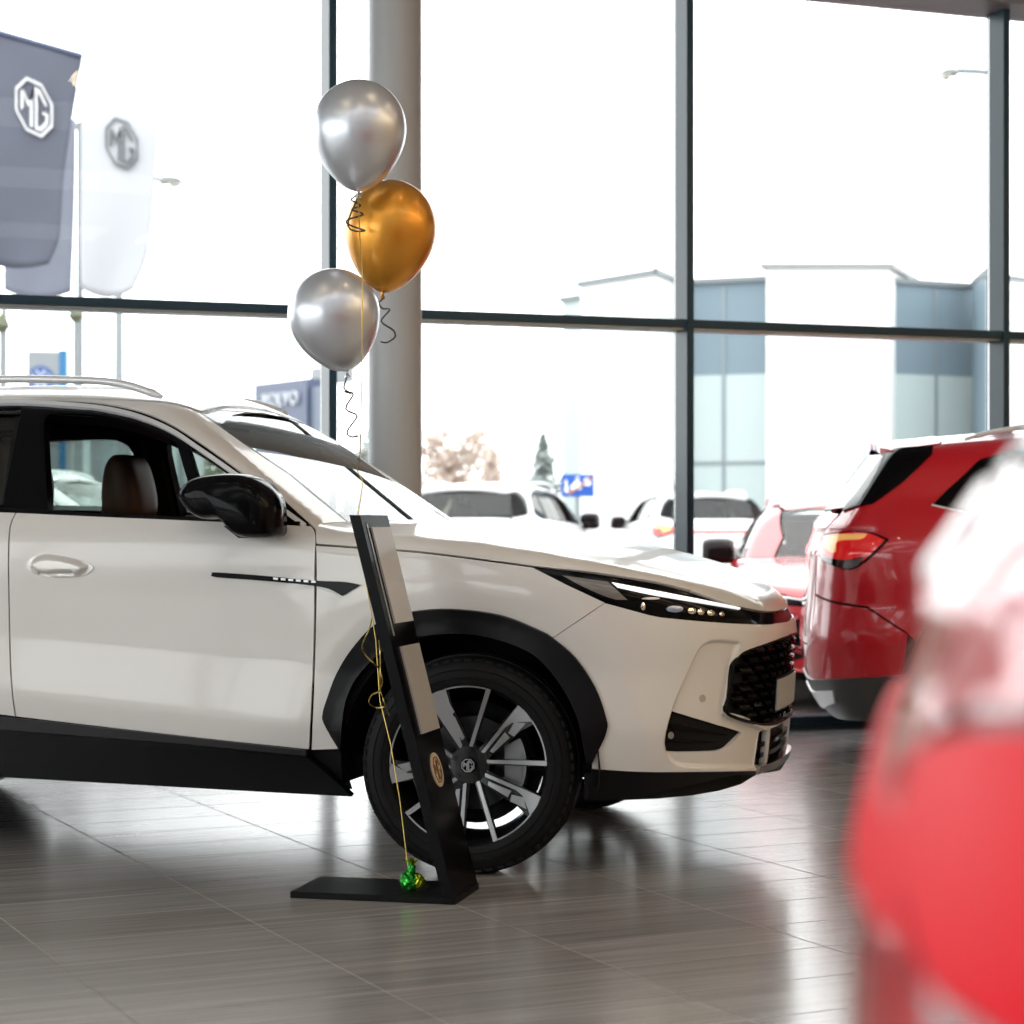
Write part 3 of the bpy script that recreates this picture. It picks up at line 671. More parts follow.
    P('sill_trim', np.vstack([top, mid[::-1]]), 'y', lb, M['clad_top'], sp=.03, off=.010, th=.02, gap=.001)
    P('sill', np.vstack([mid, [(-2.30, .40)], bot[::-1], [(-.46, .30)]]), 'y', lb, M['clad'], sp=.04, off=.013, th=.03)
    ai = [(586, 762, 1), (582, 740), (576, 715), (560, 684), (535, 655), (500, 640), (462, 633.5), (415, 637), (385, 650), (362, 672), (350, 692), (344, 715), (341, 752, 1)]
    ao = arch_out[:-1]+[(341.5, 751, 1)]
    ao2 = [(592, 762, 1), (606.5, 731), (605.5, 716), (595, 687), (575, 657)]
    P('wheel_arch', PX(ao2+ao+ai[::-1], 'y', n=4), 'y', lb, M['clad'], sp=.022, off=.012, th=.05)
    ra = np.array([(-WB+.512*math.cos(R_(t)), .36+.512*math.sin(R_(t))) for t in np.linspace(6, 174, 24)])
    ri = np.array([(-WB+.425*math.cos(R_(t)), .36+.425*math.sin(R_(t))) for t in np.linspace(180, 0, 24)])
    P('wheel_arch', np.vstack([ra, ri]), 'y', lb, M['clad'], sp=.03, off=.012, th=.05)
    # ---- dark inner shell under the skin, wheel wells, floor pan
    def shell(P_): return lb(P_)+.03
    sh = np.array([(x, z) for x, z in [(-.41, .26), *[(-.435*math.cos(R_(t)), .36+.435*math.sin(R_(t))) for t in range(0, 181, 9)], (.42, .24), (.70, .30), (.84, .40), (.86, .60), (.84, .80), (.70, .90), (.2, 1.0), (-.5, 1.06), (-1.6, 1.12), (-2.6, 1.12), (-3.45, 1.10), (-3.60, 1.0), (-3.62, .6), (-3.50, .32), (-3.19, .30)]] + [(-WB+.43*math.cos(R_(t)), .36+.43*math.sin(R_(t))) for t in range(180, -1, -15)] + [(-2.30, .26)])
    P('inner_body', sh, 'y', shell, M['black_matte'], sp=.06, th=.0)
    for xc in (0, -WB):
        bm = None; n = 24
        for sg in (-1, 1):
            bm = bmesh.new(); prev = None
            for i in range(n+1):
                a = R_(-10+200*i/n); r = .435
                A = bm.verts.new((xc+r*math.cos(a), sg*.91, .36+r*math.sin(a))); B = bm.verts.new((xc+r*math.cos(a), sg*.50, .36+r*math.sin(a)))
                if prev: bm.faces.new((prev[0], A, B, prev[1]))
                prev = (A, B)
            vs = [bm.verts.new((xc+.435*math.cos(R_(t)), sg*.50, .36+.435*math.sin(R_(t)))) for t in range(-10, 191, 10)]
            bm.faces.new(vs)
            from_bm('wheel_well', bm, M['black_matte'], car)
    box('floor_pan', (-3.5, -.78, .31), (.60, .78, .37), M['black_matte'], car, .02)
    prism('undertray', [(.376, -.86), (.50, -.83), (.60, -.765), (.69, -.66), (.755, -.52), (.80, -.32), (.81, 0), (.80, .32), (.755, .52), (.69, .66), (.60, .765), (.50, .83), (.376, .86)], lambda u, v, d: (u, v, d), .25, .335, M['black_matte'], car)
    # ---- mirror
    for sg in (-1, 1):
        bm = bmesh.new()
        def mm_(u, v, d): return (u, sg*d, v)
        mo = np.array([-.14, 0, -.02])*(1 if sg > 0 else 0)+cast(catmull([(181.5, 497), (186, 486), (198, 477.5), (222, 473.5), (246, 474), (262, 481), (273, 493), (278, 506), (279, 522, 1), (276, 537), (245, 537.5), (230, 524), (222, 519), (206, 519), (193, 512)], 4), gh, HERO, plane=-1.02)
        # housing swept outward: three stations across its depth
        st = [(-.90, .80, (0, -.004)), (-.935, .97, (0, 0)), (-1.00, 1.0, (0, 0)), (-1.06, .97, (0, 0)), (-1.10, .86, (0, .002)), (-1.118, .60, (0, .004))]
        mc = mo.mean(0); rings = []
        for yv, s, (sx, sz) in st:
            # each station scaled about the housing's own middle
            rings.append([bm.verts.new((mc[0]+(p[0]-mc[0])*s+sx, sg*-yv*1.0*(-1 if False else 1), mc[2]+(p[2]-mc[2])*s+sz)) for p in mo])
        for a, b in zip(rings, rings[1:]):
            for i in range(len(a)): bm.faces.new((a[i], a[(i+1) % len(a)], b[(i+1) % len(b)], b[i]))
        bm.faces.new(rings[0]); bm.faces.new(rings[-1][::-1])
        for v in bm.verts: v.co.y = v.co.y
        mir = from_bm('door_mirror', bm, M['black_gloss'], car, True, 60)
        foot = cast([(232, 526), (278, 526), (279, 538), (247, 538)], gh, HERO, plane=-.92)
        bm = bmesh.new()
        a = [bm.verts.new((p[0], sg*.86, p[2])) for p in foot]; b = [bm.verts.new((p[0]-.01, sg*.97, p[2])) for p in foot]
        bm.faces.new(a); bm.faces.new(b[::-1])
        for i in range(4): bm.faces.new((a[i], b[i], b[(i+1) % 4], a[(i+1) % 4]))
        from_bm('mirror_foot', bm, M['black_gloss'], mir)
        bm = bmesh.new(); ln_ = cast(catmull([(183, 497.5), (205, 499.5), (228, 498)], 4, False), gh, HERO, plane=-1.11)
        add_tube(bm, [(p[0], sg*1.105, p[2]) for p in ln_], .0025, 6); from_bm('mirror_indicator', bm, M['satin_silver'], mir, True)
        sail = cast([(275, 500), (283, 499), (309, 523), (275, 523)], gh, HERO)
        bm = bmesh.new(); a = [bm.verts.new((p[0], -sg*(p[1]-.006), p[2])) for p in sail]; b = [bm.verts.new((p[0], -sg*(p[1]+.05), p[2])) for p in sail]
        bm.faces.new(a); bm.faces.new(b[::-1])
        for i in range(4): bm.faces.new((a[i], b[i], b[(i+1) % 4], a[(i+1) % 4]))
        from_bm('mirror_sail', bm, M['black_gloss'], car)
    # ---- door handles, side spear
    def bulge(name, outline, mm, h, w, sp=.008, n=4, off=0.0, parent_=None):
        par = PX(outline, 'y', n=n) if not isinstance(outline, np.ndarray) else outline
        c = par.mean(0)
        ins = c+(par-c)*.82
        return panel(name, par, 'y', lb, mm, parent=parent_ or car, sp=sp, off=off, th=.012, emboss=[dict(poly=ins, d=h, w=w)])
    hcup = [(26.5, 565), (32, 558), (45, 554.3), (62, 556), (80, 560), (93, 566), (91, 571.5), (82, 576), (62, 577.5), (40, 575.5), (30, 571)]
    hp = PX(hcup, 'y', n=4); dx = -1.02
    for par_, in ((hp,), (hp+[dx, .018],)):
        panel('door_handle', par_, 'y', lb, M['handle'], parent=car, sp=.008, off=.004, th=.01, emboss=[dict(poly=par_.mean(0)+(par_-par_.mean(0))*.78, d=.016, w=.012), dict(poly=np.array([par_.mean(0)+v for v in ((-.07, -.020), (.06, -.016), (.06, -.028), (-.07, -.032))]), d=-.012, w=.006)])
    spear = PX([(212.5, 573.5, 1), (216, 572.3), (262, 575.5), (314, 580.5), (345, 582), (361, 585, 1), (343, 596, 1), (322, 587), (262, 580.5), (216, 577)], 'y', n=4)
    sp_o = P('side_trim', spear, 'y', lb, M['black_gloss'], sp=.01, off=.006, th=.008)
    for k in range(6):
        x0 = 274+k*7.6; yb = 577.2+(x0-274)*.085
        P('trim_lettering', PX([(x0, yb, 1), (x0+4.6, yb+.4, 1), (x0+4.6, yb+2.6, 1), (x0, yb+2.2, 1)], 'y', n=2), 'y', lb, M['satin_silver'], sp=.01, off=.0075, th=.002)
    # ---- wheels
    for sg in (-1, 1):
        make_wheel(car, -.008, sg*.815, R_(6), sg); make_wheel(car, -WB, sg*.815, 0, sg)
    # ---- cabin: headlining, far door tops, dash, seats, steering wheel
    hl = np.array([(-.98, -.62), (-.98, .62), (-3.0, .58), (-3.0, -.58)])
    bm = bmesh.new(); g = []
    for i in range(13):
        x = -1.05-2.1*i/12; row = []
        for j in range(9):
            y = -.66+1.32*j/8; z = float(ZR_X(np.array([x]))[()] if False else ZR_X(np.array([x]))[0])-.06*(y/.6)**2-.045-.02*(abs(y)/.66)**3
            row.append(bm.verts.new((x, y, z)))
        g.append(row)
    for i in range(12):
        for j in range(8): bm.faces.new((g[i][j], g[i][j+1], g[i+1][j+1], g[i+1][j]))
    from_bm('headlining', bm, M['interior'], car, True)
    def inner(P_): return gh(P_)+.045
    fo = cast(catmull([(48, 514, 1), (47.5, 470), (47, 438), (52, 433), (80, 432), (128, 432.5), (144, 437), (150, 450), (156, 485), (162, 514, 1)], 4), inner, HERO, plane=.80)
    fo = to_par(fo, 'y'); 
    fq = np.array([(-.60, 1.17), (-.95, 1.42), (-.93, 1.17)])
    outl = np.vstack([[(-.55, 1.14), (-2.6, 1.14), (-2.6, 1.48), (-2.3, 1.54), (-1.6, 1.55), (-1.2, 1.50), (-.95, 1.39), (-.75, 1.26)]])
    r3 = np.array(catmull([(-1.745, 1.17, 1), (-1.74, 1.49), (-1.60, 1.505), (-1.25, 1.465), (-1.0, 1.36), (-.80, 1.20, 1)], 4))
    cq = np.array([(-.66, 1.19), (-.86, 1.30), (-.86, 1.19)])
    panel('door_inner', outl, 'y', inner, M['interior'], parent=car, sp=.05, side=1, holes=[fo, r3], mirror=False, th=.05)
    for sg in (-1, 1):
        box('door_card', (-2.5, sg*.80-.04, .35), (-.6, sg*.80+.04, 1.13), M['interior'], car, .03)
        tube('pillar_trim', [(-1.70-(.10 if sg > 0 else 0), sg*.79, 1.08), (-1.72-(.09 if sg > 0 else 0), sg*.70, 1.32), (-1.74-(.07 if sg > 0 else 0), sg*.59, 1.53)], .045, M['interior'], car, 12)
    bm = bmesh.new(); add_prism(bm, [(-.50, 1.10), (-.62, 1.145), (-.85, 1.13), (-1.0, 1.03), (-1.02, .80), (-.85, .6), (-.5, .6)], lambda u, v, d: (u, d, v), -.76, .76)
    from_bm('dashboard', bm, M['interior'], car)
    for sy in (-.38, .38):
        bm = bmesh.new(); add_box(bm, (-1.85, sy-.26, .45), (-1.25, sy+.26, .66), .05)
        mt = Matrix.Translation((-1.72, sy, .60)) @ Matrix.Rotation(R_(-12), 4, 'Y')
        add_box(bm, (-.07, -.25, 0), (.07, .25, .56), .05, mt)
        seat = from_bm('seat', bm, M['leather'], car, True, 40)
        hx, hz = {-.38: (-1.885, 1.34), .38: (-1.81, 1.30)}[sy]
        bm = bmesh.new()
        # headrest: rounded block, deeper at the foot, leaning back
        prof = [(.085, -.155), (.11, -.10), (.10, -.02), (.072, .07), (.045, .115), (.0, .13), (-.035, .118), (-.06, .07), (-.075, -.02), (-.075, -.10), (-.06, -.155)]
        rings = []
        for yy, s in ((-.125, .50), (-.115, .74), (-.09, .85), (-.05, .88), (0, .88), (.05, .88), (.09, .85), (.115, .74), (.125, .50)):
            rings.append([bm.verts.new((hx+u*s, sy+yy, hz+v*(.25+.75*s))) for u, v in catmull(prof, 3)])
        for a, b in zip(rings, rings[1:]):
            for i in range(len(a)): bm.faces.new((a[i], a[(i+1) % len(a)], b[(i+1) % len(b)], b[i]))
        bm.faces.new(rings[0]); bm.faces.new(rings[-1][::-1])
        hr = from_bm('headrest', bm, M['leather'], seat, True, 60)
        bm = bmesh.new()
        for yy in (-.06, .06): add_tube(bm, [(hx-.01, sy+yy, hz-.26), (hx-.0, sy+yy, hz-.12)], .007, 8)
        from_bm('headrest_post', bm, M['black_gloss'], seat, True)
    bm = bmesh.new(); add_box(bm, (-2.75, -.62, .45), (-2.25, .62, .66), .05)
    mt = Matrix.Translation((-2.70, 0, .6)) @ Matrix.Rotation(R_(-20), 4, 'Y'); add_box(bm, (-.07, -.62, 0), (.07, .62, .50), .05, mt)
    from_bm('rear_seat', bm, M['leather'], car, True, 40)
    swm = Matrix.Translation((-1.12, .38, 1.0)) @ Matrix.Rotation(R_(65), 4, 'Y')
    bm = bmesh.new(); add_tube(bm, [swm @ Vector((.18*math.cos(R_(t)), .18*math.sin(R_(t)), 0)) for t in range(0, 360, 12)], .015, 8, True)
    add_box(bm, (-.06, -.17, -.01), (.06, .17, .02), .008, swm)
    from_bm('steering_wheel', bm, M['interior'], car, True, 40)
    return car
M['disc_dark'] = mat('brake_disc_dark', (.05, .052, .055), .4, 1)
M['clad_grey'] = mat('valance_plastic', (.06, .062, .065), .4)
M['lens_smoke'] = mat('smoked_lens', (.02, .003, .004), .08, 0, 1)
M['refl_grey'] = mat('reflector_grey', (.20, .185, .165), .25, .3, .6)
M['sensor'] = mat('sensor_disc', (.42, .40, .37), .4)
M['plate'] = mat('plate_white', (.45, .44, .42), .4)
M['chrome_dark'] = mat('dark_chrome', (.35, .35, .36), .15, 1)
M['handle'] = mat('handle_satin', (.70, .68, .64), .25, .15, 1)
FG = (.75, -.20, .75); LP = (17, 46, 7); SKY = 4.2
M['stand_gloss'] = mat('stand_black', (.003, .003, .0035), .22, 0, 0, .07)
M['paper'] = mat('info_sheet', (.54, .525, .50), .30, 0, .5, noise=(30, .04))
M['badge_gold'] = mat('badge_cream', (.62, .52, .36), .35)
M['badge_brown'] = mat('badge_brown', (.16, .07, .03), .4)
# ------------------------------------------------------------------ the showroom
car = make_car()
car.location = (HERO.o[0], HERO.o[1], 0); car.rotation_euler = (0, 0, PSI)
tag(car, 'white SUV with black wheel-arch cladding, its side window open, filling the left of the showroom', 'car')
M['glass_black'] = glass('dark_privacy_glass', (.05, .06, .06), 1.5)
car2 = copy_tree(car, None, {'white_paint': M['red_paint'], 'privacy_glass': M['glass_black']})
car2.location = (RED.o[0], RED.o[1], 0); car2.rotation_euler = (0, 0, RED.yaw); car2.scale = (.97,)*3
tag(car2, 'glossy red SUV inside by the window, its tail lamp just beyond the white car\'s nose', 'car')
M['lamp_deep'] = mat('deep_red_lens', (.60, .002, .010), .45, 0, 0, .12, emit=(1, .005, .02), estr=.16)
car3 = copy_tree(car, None, {'white_paint': M['red_paint'], 'amber_lamp_plastic': M['lamp_deep'], 'red_lamp_plastic': M['lamp_deep']})
SC3 = .950; X3 = .176; Y3 = FG[0]
car3.scale = (SC3,)*3; car3.rotation_euler = (0, 0, FG[1])
lx, ly = -3.66*SC3, -.72*SC3
car3.location = (X3*FG[2]-(lx*math.cos(FG[1])-ly*math.sin(FG[1])), Y3-(lx*math.sin(FG[1])+ly*math.cos(FG[1])), 0)
tag(car3, 'out-of-focus red car in the near right foreground', 'car')

def at(px, py, Z): return Vector(((px-512)/F*Z, Z, CAMH-(py-HY)/F*Z))
def pxz(px, Z): return (px-512)/F*Z
WA = R_(20.55); WB0 = Vector((0, 11.2, 0))
def wall_place(o, x=0.0, y=0.0):
    # local frame of the glazed wall: x along it, +y outdoors
    o.location = WB0+Vector((math.cos(WA)*x-math.sin(WA)*y, math.sin(WA)*x+math.cos(WA)*y, 0)); o.rotation_euler = (0, 0, WA); return o
def struct(o): o['kind'] = 'structure'; return o
M['frame'] = mat('anthracite_frame', (.020, .058, .088), .34, 0, 0, .3)
M['bead'] = mat('aluminium_bead', (.55, .58, .58), .35, .8)
M['header'] = mat('header_grey', (.24, .26, .275), .5)
M['sillwall'] = mat('brown_sill', (.050, .032, .030), .35, noise=(3, .25))
M['column'] = mat('column_plaster', (.53, .55, .565), .42, noise=(6, .03))
M['wall'] = mat('wall_plaster', (.62, .62, .62), .7, noise=(2, .03))
M['wall_warm'] = mat('wall_oak', (.60, .44, .28), .5, noise=(2.5, .12))
M['ceiling'] = mat('ceiling_white', (.55, .55, .55), .8)
M['pane'] = glass('window_pane', (.97, .985, .98), 1.35, .45)
XL, XR, DEP, HC = -12.0, 13.0, 19.0, 4.75
# tiled floor
def floor_mat():
    m = bpy.data.materials.new('floor_tiles'); m.use_nodes = True; nt = m.node_tree; b = nt.nodes['Principled BSDF']; N = nt.nodes.new; L = nt.links.new
    geo = N('ShaderNodeNewGeometry'); mp = N('ShaderNodeMapping'); mp.vector_type = 'POINT'
    ang = R_(25.6); A = Vector((math.cos(ang), math.sin(ang))); B = Vector((-math.sin(ang), math.cos(ang)))
    p1 = Vector((-1.512, 9.19)); p2 = Vector((.5525, 5.261))
    mp.inputs['Rotation'].default_value = (0, 0, -ang); mp.inputs['Location'].default_value = (-A.dot(p1)+20*.638, -B.dot(p2)+40*.318, 0)
    L(geo.outputs['Position'], mp.inputs['Vector'])
    br = N('ShaderNodeTexBrick'); br.offset = 0; br.squash = 1
    br.inputs['Scale'].default_value = 1; br.inputs['Brick Width'].default_value = .638; br.inputs['Row Height'].default_value = .318
    br.inputs['Mortar Size'].default_value = .0032; br.inputs['Mortar Smooth'].default_value = .1; br.inputs['Bias'].default_value = 0
    br.inputs['Color1'].default_value = (.285, .272, .262, 1); br.inputs['Color2'].default_value = (.345, .332, .322, 1); br.inputs['Mortar'].default_value = (.25, .24, .232, 1)
    L(mp.outputs[0], br.inputs['Vector'])
    st = N('ShaderNodeMapping'); st.inputs['Scale'].default_value = (1.1, 22, 1); L(mp.outputs[0], st.inputs['Vector'])
    no = N('ShaderNodeTexNoise'); no.inputs['Scale'].default_value = 1.3; no.inputs['Detail'].default_value = 5; L(st.outputs[0], no.inputs['Vector'])
    rp = N('ShaderNodeMapRange'); rp.inputs[1].default_value = .3; rp.inputs[2].default_value = .7; rp.inputs[3].default_value = .76; rp.inputs[4].default_value = 1.22; L(no.outputs['Fac'], rp.inputs[0])
    mx = N('ShaderNodeMix'); mx.data_type = 'RGBA'; mx.blend_type = 'MULTIPLY'; mx.inputs[0].default_value = 1
    L(br.outputs['Color'], mx.inputs[6]); L(rp.outputs[0], mx.inputs[7]); L(mx.outputs[2], b.inputs['Base Color'])
    rr = N('ShaderNodeMapRange'); rr.inputs[3].default_value = .20; rr.inputs[4].default_value = .75; L(br.outputs['Fac'], rr.inputs[0]); L(rr.outputs[0], b.inputs['Roughness'])
    bp = N('ShaderNodeBump'); bp.inputs['Strength'].default_value = .35; bp.inputs['Distance'].default_value = .0015; bp.invert = True
    L(br.outputs['Fac'], bp.inputs['Height']); L(bp.outputs[0], b.inputs['Normal'])
    b.inputs['Specular IOR Level'].default_value = .85
    return m
M['floor'] = floor_mat()
struct(wall_place(box('floor', (XL, -DEP, -.12), (XR, .1, 0), M['floor'])))
struct(wall_place(box('ceiling', (XL, -DEP, HC), (XR, .3, HC+.15), M['ceiling'])))
struct(wall_place(box('wall_back', (XL, -DEP-.2, 0), (XR, -DEP, HC), M['wall'])))
struct(wall_place(box('wall_right', (XR, -DEP, 0), (XR+.2, .3, HC), M['wall_warm'])))
# glazed front
HZ = 4.10
wall_f = struct(wall_place(box('wall_front', (XL, -.02, 0), (XR, .22, .035), M['frame'])))
struct(wall_place(box('trim_1', (XL, .0, .035), (XR, .18, .07), M['frame'])))
struct(wall_place(box('trim_2', (XL, -.12, HZ), (XR, .25, HC), M['header'])))
xs = []
x = -.972-2.006*5
while x < XR-.05: xs.append(x); x += 2.006
nt_ = 3
for x in xs:
    bm = bmesh.new(); add_box(bm, (x-.021, 0, .07), (x+.021, .150, HZ), .003); add_box(bm, (x-.018, .165, .07), (x+.018, .18, HZ))
    o = struct(wall_place(from_bm('trim_%d' % nt_, bm, M['frame']))); nt_ += 1
    wall_place(o)
wi = 1
for i in range(len(xs)-1):
    a, b = xs[i]+.021, xs[i+1]-.021
    bm = bmesh.new(); add_box(bm, (a, .012, 2.2005), (b, .150, 2.2475), .002)
    struct(wall_place(from_bm('trim_%d' % nt_, bm, M['frame']))); nt_ += 1
    bm = bmesh.new(); add_box(bm, (a, .03, 2.1905), (b, .15, 2.2005)); struct(wall_place(from_bm('trim_%d' % nt_, bm, M['bead']))); nt_ += 1
    bm = bmesh.new(); add_box(bm, (a, .02, 2.1865), (b, .15, 2.1905)); struct(wall_place(from_bm('trim_%d' % nt_, bm, M['frame']))); nt_ += 1
    for z0, z1 in ((.07, 2.1865), (2.2475, HZ)):
        struct(wall_place(box('window_%d' % wi, (a, .152, z0), (b, .164, z1), M['pane']))); wi += 1
# glazed left side: three big openings
bm = bmesh.new(); add_box(bm, (XL-.2, -DEP, 0), (XL, .3, .315)); add_box(bm, (XL-.2, -DEP, HZ), (XL, .3, HC))
for k in range(11): add_box(bm, (XL-.16, -DEP+k*(DEP/10)-.03, .315), (XL, -DEP+k*(DEP/10)+.03, HZ))
struct(wall_place(from_bm('wall_left', bm, M['frame'])))
struct(wall_place(box('window_%d' % wi, (XL-.17, -DEP, .315), (XL-.165, .2, HZ), M['pane'])))
# column in front of the glass
cp = at(395, 500, 10.25)
col = lathe('column', [(0, .0), (.128, 0), (.128, HC-.001), (0, HC-.001)], M['column'], None, 64, 'z', (0, 0, 0)); col.location = (cp.x, cp.y, 0)
tag(col, 'round grey column rising behind the balloons in front of the glass wall', 'column')

# ------------------------------------------------------------------ lamps of the room
def area(loc, sx, sy, power, col=(1, 1, 1)):
    l = bpy.data.lights.new('ceiling_light', 'AREA'); l.shape = 'RECTANGLE'; l.size = sx; l.size_y = sy; l.energy = power; l.color = col
    o = bpy.data.objects.new('ceiling_light', l); COL.objects.link(o); o.location = loc; o.rotation_euler = (0, 0, WA); return o
def room(x, y, z): return WB0+Vector((math.cos(WA)*x-math.sin(WA)*y, math.sin(WA)*x+math.cos(WA)*y, z))
for x in (-9, -6.2, -3.4, -.6):
    for y in (-15.5, -11.5, -8.0):
        area(room(x, y, HC-.06), 2.3, 1.3, LP[0], (.93, .97, 1))
for x in (2.2, 5, 7.8, 10.6):
    for y in (-15.5, -11.5, -8.0):
        area(room(x, y, HC-.06), 2.3, 1.3, LP[1], (1, .75, .46))
for i, (x, y) in enumerate([(-6, -5.5), (-3.6, -5.2), (-1.4, -5.0), (.8, -4.8), (3.0, -4.6), (-5, -7), (-2.5, -6.7), (0, -6.4), (2.4, -6.1), (4.6, -6)]):
    l = bpy.data.lights.new('spot_lamp', 'POINT'); l.energy = LP[2]; l.color = (1, .78, .5); l.shadow_soft_size = .07
    o = bpy.data.objects.new('spot_lamp', l); COL.objects.link(o); o.location = room(x, y, HC-.35)
w = bpy.data.worlds.new('overcast_sky'); SC.world = w; w.use_nodes = True
wn = w.node_tree; bg = wn.nodes['Background']
tc = wn.nodes.new('ShaderNodeTexCoord'); ns = wn.nodes.new('ShaderNodeTexNoise'); ns.inputs['Scale'].default_value = 2.2; ns.inputs['Detail'].default_value = 5
cr = wn.nodes.new('ShaderNodeMapRange'); cr.inputs[1].default_value = .3; cr.inputs[2].default_value = .7; cr.inputs[3].default_value = .92; cr.inputs[4].default_value = 1.08
mul = wn.nodes.new('ShaderNodeMath'); mul.operation = 'MULTIPLY'; mul.inputs[1].default_value = SKY
wn.links.new(tc.outputs['Generated'], ns.inputs['Vector']); wn.links.new(ns.outputs['Fac'], cr.inputs[0]); wn.links.new(cr.outputs[0], mul.inputs[0])
bg.inputs[0].default_value = (.98, .99, 1, 1); wn.links.new(mul.outputs[0], bg.inputs[1])

# ------------------------------------------------------------------ display stand
base_o = Vector((-.676, 6.496, 0)); ang = math.atan2(6.377-6.496, -.170+.676); SL = .52; SD = .29
stand = empty('display_stand', base_o, ang, 'black leaning display stand on a flat foot in front of the white car\'s front wheel', 'stand')
bx = box('foot_plate', (0, 0, 0), (SL, SD, .020), M['black_satin'], stand, .002)
lean = math.radians(14.3); H_ = 1.166
tl = math.tan(lean); th_ = .034
bm = bmesh.new()
add_prism(bm, [(SL-th_, 0), (SL, 0), (SL-tl*H_, H_), (SL-tl*H_-th_, H_)], lambda u, v, d: (u, d, v), 0, SD)
slab = from_bm('upright', bm, M['stand_gloss'], stand)
def face_pt(y, z, o): # on the slab's front face, o = lift
    n = Vector((math.cos(lean), 0, math.sin(lean))); p = Vector((SL-tl*z, y, z)); return p+n*o
def face_panel(name, y0, y1, z0, z1, lift, m, parent):
    bm = bmesh.new()
    a = [bm.verts.new(face_pt(y, z, 0)) for y, z in ((y0, z0), (y1, z0), (y1, z1), (y0, z1))]
    b = [bm.verts.new(face_pt(y, z, lift)) for y, z in ((y0, z0), (y1, z0), (y1, z1), (y0, z1))]
    bm.faces.new(a); bm.faces.new(b)
    for i in range(4): bm.faces.new((a[i], b[i], b[(i+1) % 4], a[(i+1) % 4]))
    return from_bm(name, bm, m, parent)
face_panel('sheet_holder', .075, .275, .835, 1.128, .006, M['paper'], stand)
face_panel('sheet_holder', .075, .275, .50, .765, .006, M['paper'], stand)
face_panel('edge_groove', .040, .048, .80, 1.14, .002, M['bead'], stand)
bm = bmesh.new(); zc = .385; yc = .145
def oval(ry, rz, lift, bm): 
    add_prism(bm, [(yc+ry*math.cos(R_(t)), zc+rz*math.sin(R_(t))) for t in range(0, 360, 15)], lambda u, v, d: face_pt(u, v, d), 0.0, lift)
oval(.055, .052, .004, bm); bdg = from_bm('badge', bm, M['badge_gold'], stand)
bm = bmesh.new()
for poly in emblem_polys(): add_prism(bm, [(yc+u*.042, zc+v*.042) for u, v in poly], lambda u, v, d: face_pt(u, v, d), .0035, .0055)
from_bm('emblem', bm, M['badge_brown'], bdg)

# ------------------------------------------------------------------ balloons, ribbons, weight
def balloon(px, top, bot, rx, Z, m, label, tilt=0.0, lean=0.0):
    kn = at(px, bot, Z); Hh = (bot-top)/F*Z; r = rx/F*Z
    root = empty('balloon', kn, 0, label, 'balloon', 'party balloons')
    prof = []; n = 40
    for i in range(n+1):
        t = math.pi*i/n; zz = .5-.5*math.cos(t)      # 0 at the knot, 1 at the crown
        rr = math.sin(t)
        k = 1-.30*(1-zz)**2.2
        prof.append((max(0, r*rr*k*1.11) if 0 < i < n else (.006 if i == 0 else 0), Hh*zz))
    skin = lathe('skin', prof, m, root, 64, 'z', angle=80)
    kb = lathe('knot', [(0, .004), (.006, .002), (.005, -.004), (.004, -.008), (.010, -.017), (.011, -.020), (.004, -.018), (0, -.018)], m, root, 20, 'z')
    root.rotation_euler = (0, tilt, 0)
    return root
M['silver_latex'] = mat('silver_latex', (.70, .73, .78), .33, .75, .3)
M['gold_latex'] = mat('gold_latex', (.80, .34, .035), .34, .7, .3)
M['ribbon_silver'] = mat('silver_ribbon', (.085, .070, .058), .4, .2)
M['ribbon_gold'] = mat('gold_ribbon', (.62, .44, .12), .28, .9)
ZB = 6.60
balloon(358.5, 80, 191.5, 45, ZB, M['silver_latex'], 'upper silver balloon, topmost of the bunch of three', .01)
balloon(383, 179.5, 292.5, 43.5, ZB+.20, M['gold_latex'], 'shiny gold balloon, middle of the bunch', .12)
balloon(346.5, 267, 371, 44, ZB-.12, M['silver_latex'], 'lower silver balloon, touching the gold one from below', -.22)
def ribbon(name, pts, rad, m, Z, label, cat, n=6):
    cc = catmull(pts, n, False)
    P3 = [at(a, b, Z) for a, b in cc]
    o = tube(name, [(p.x, p.y+.012*math.sin(i*.9), p.z) for i, p in enumerate(P3)], rad, m, None, 6)
    tag(o, label, cat); return o
ribbon('curled_ribbon', [(358, 193), (351, 200), (360, 205), (352, 210), (363, 214), (346, 222), (361, 229), (364, 231), (348, 226), (360, 192)], .0029, M['ribbon_silver'], ZB+.03, 'curled ribbon under the upper silver balloon, across the gold one', 'ribbon', 4)
ribbon('curled_ribbon', [(384, 297), (379, 303), (382, 308), (390, 310), (381, 321), (394, 331), (394, 338), (388, 342), (381, 342)], .0029, M['ribbon_silver'], ZB+.10, 'curled ribbon hanging under the gold balloon before the column', 'ribbon', 4)
ribbon('curled_ribbon', [(347, 374), (344, 388), (351, 393), (345, 392, 1), (353, 394), (346, 409), (357, 416), (347, 432), (352, 437), (357, 436)], .0029, M['ribbon_silver'], ZB-.12, 'zigzag ribbon hanging under the lower silver balloon', 'ribbon', 4)
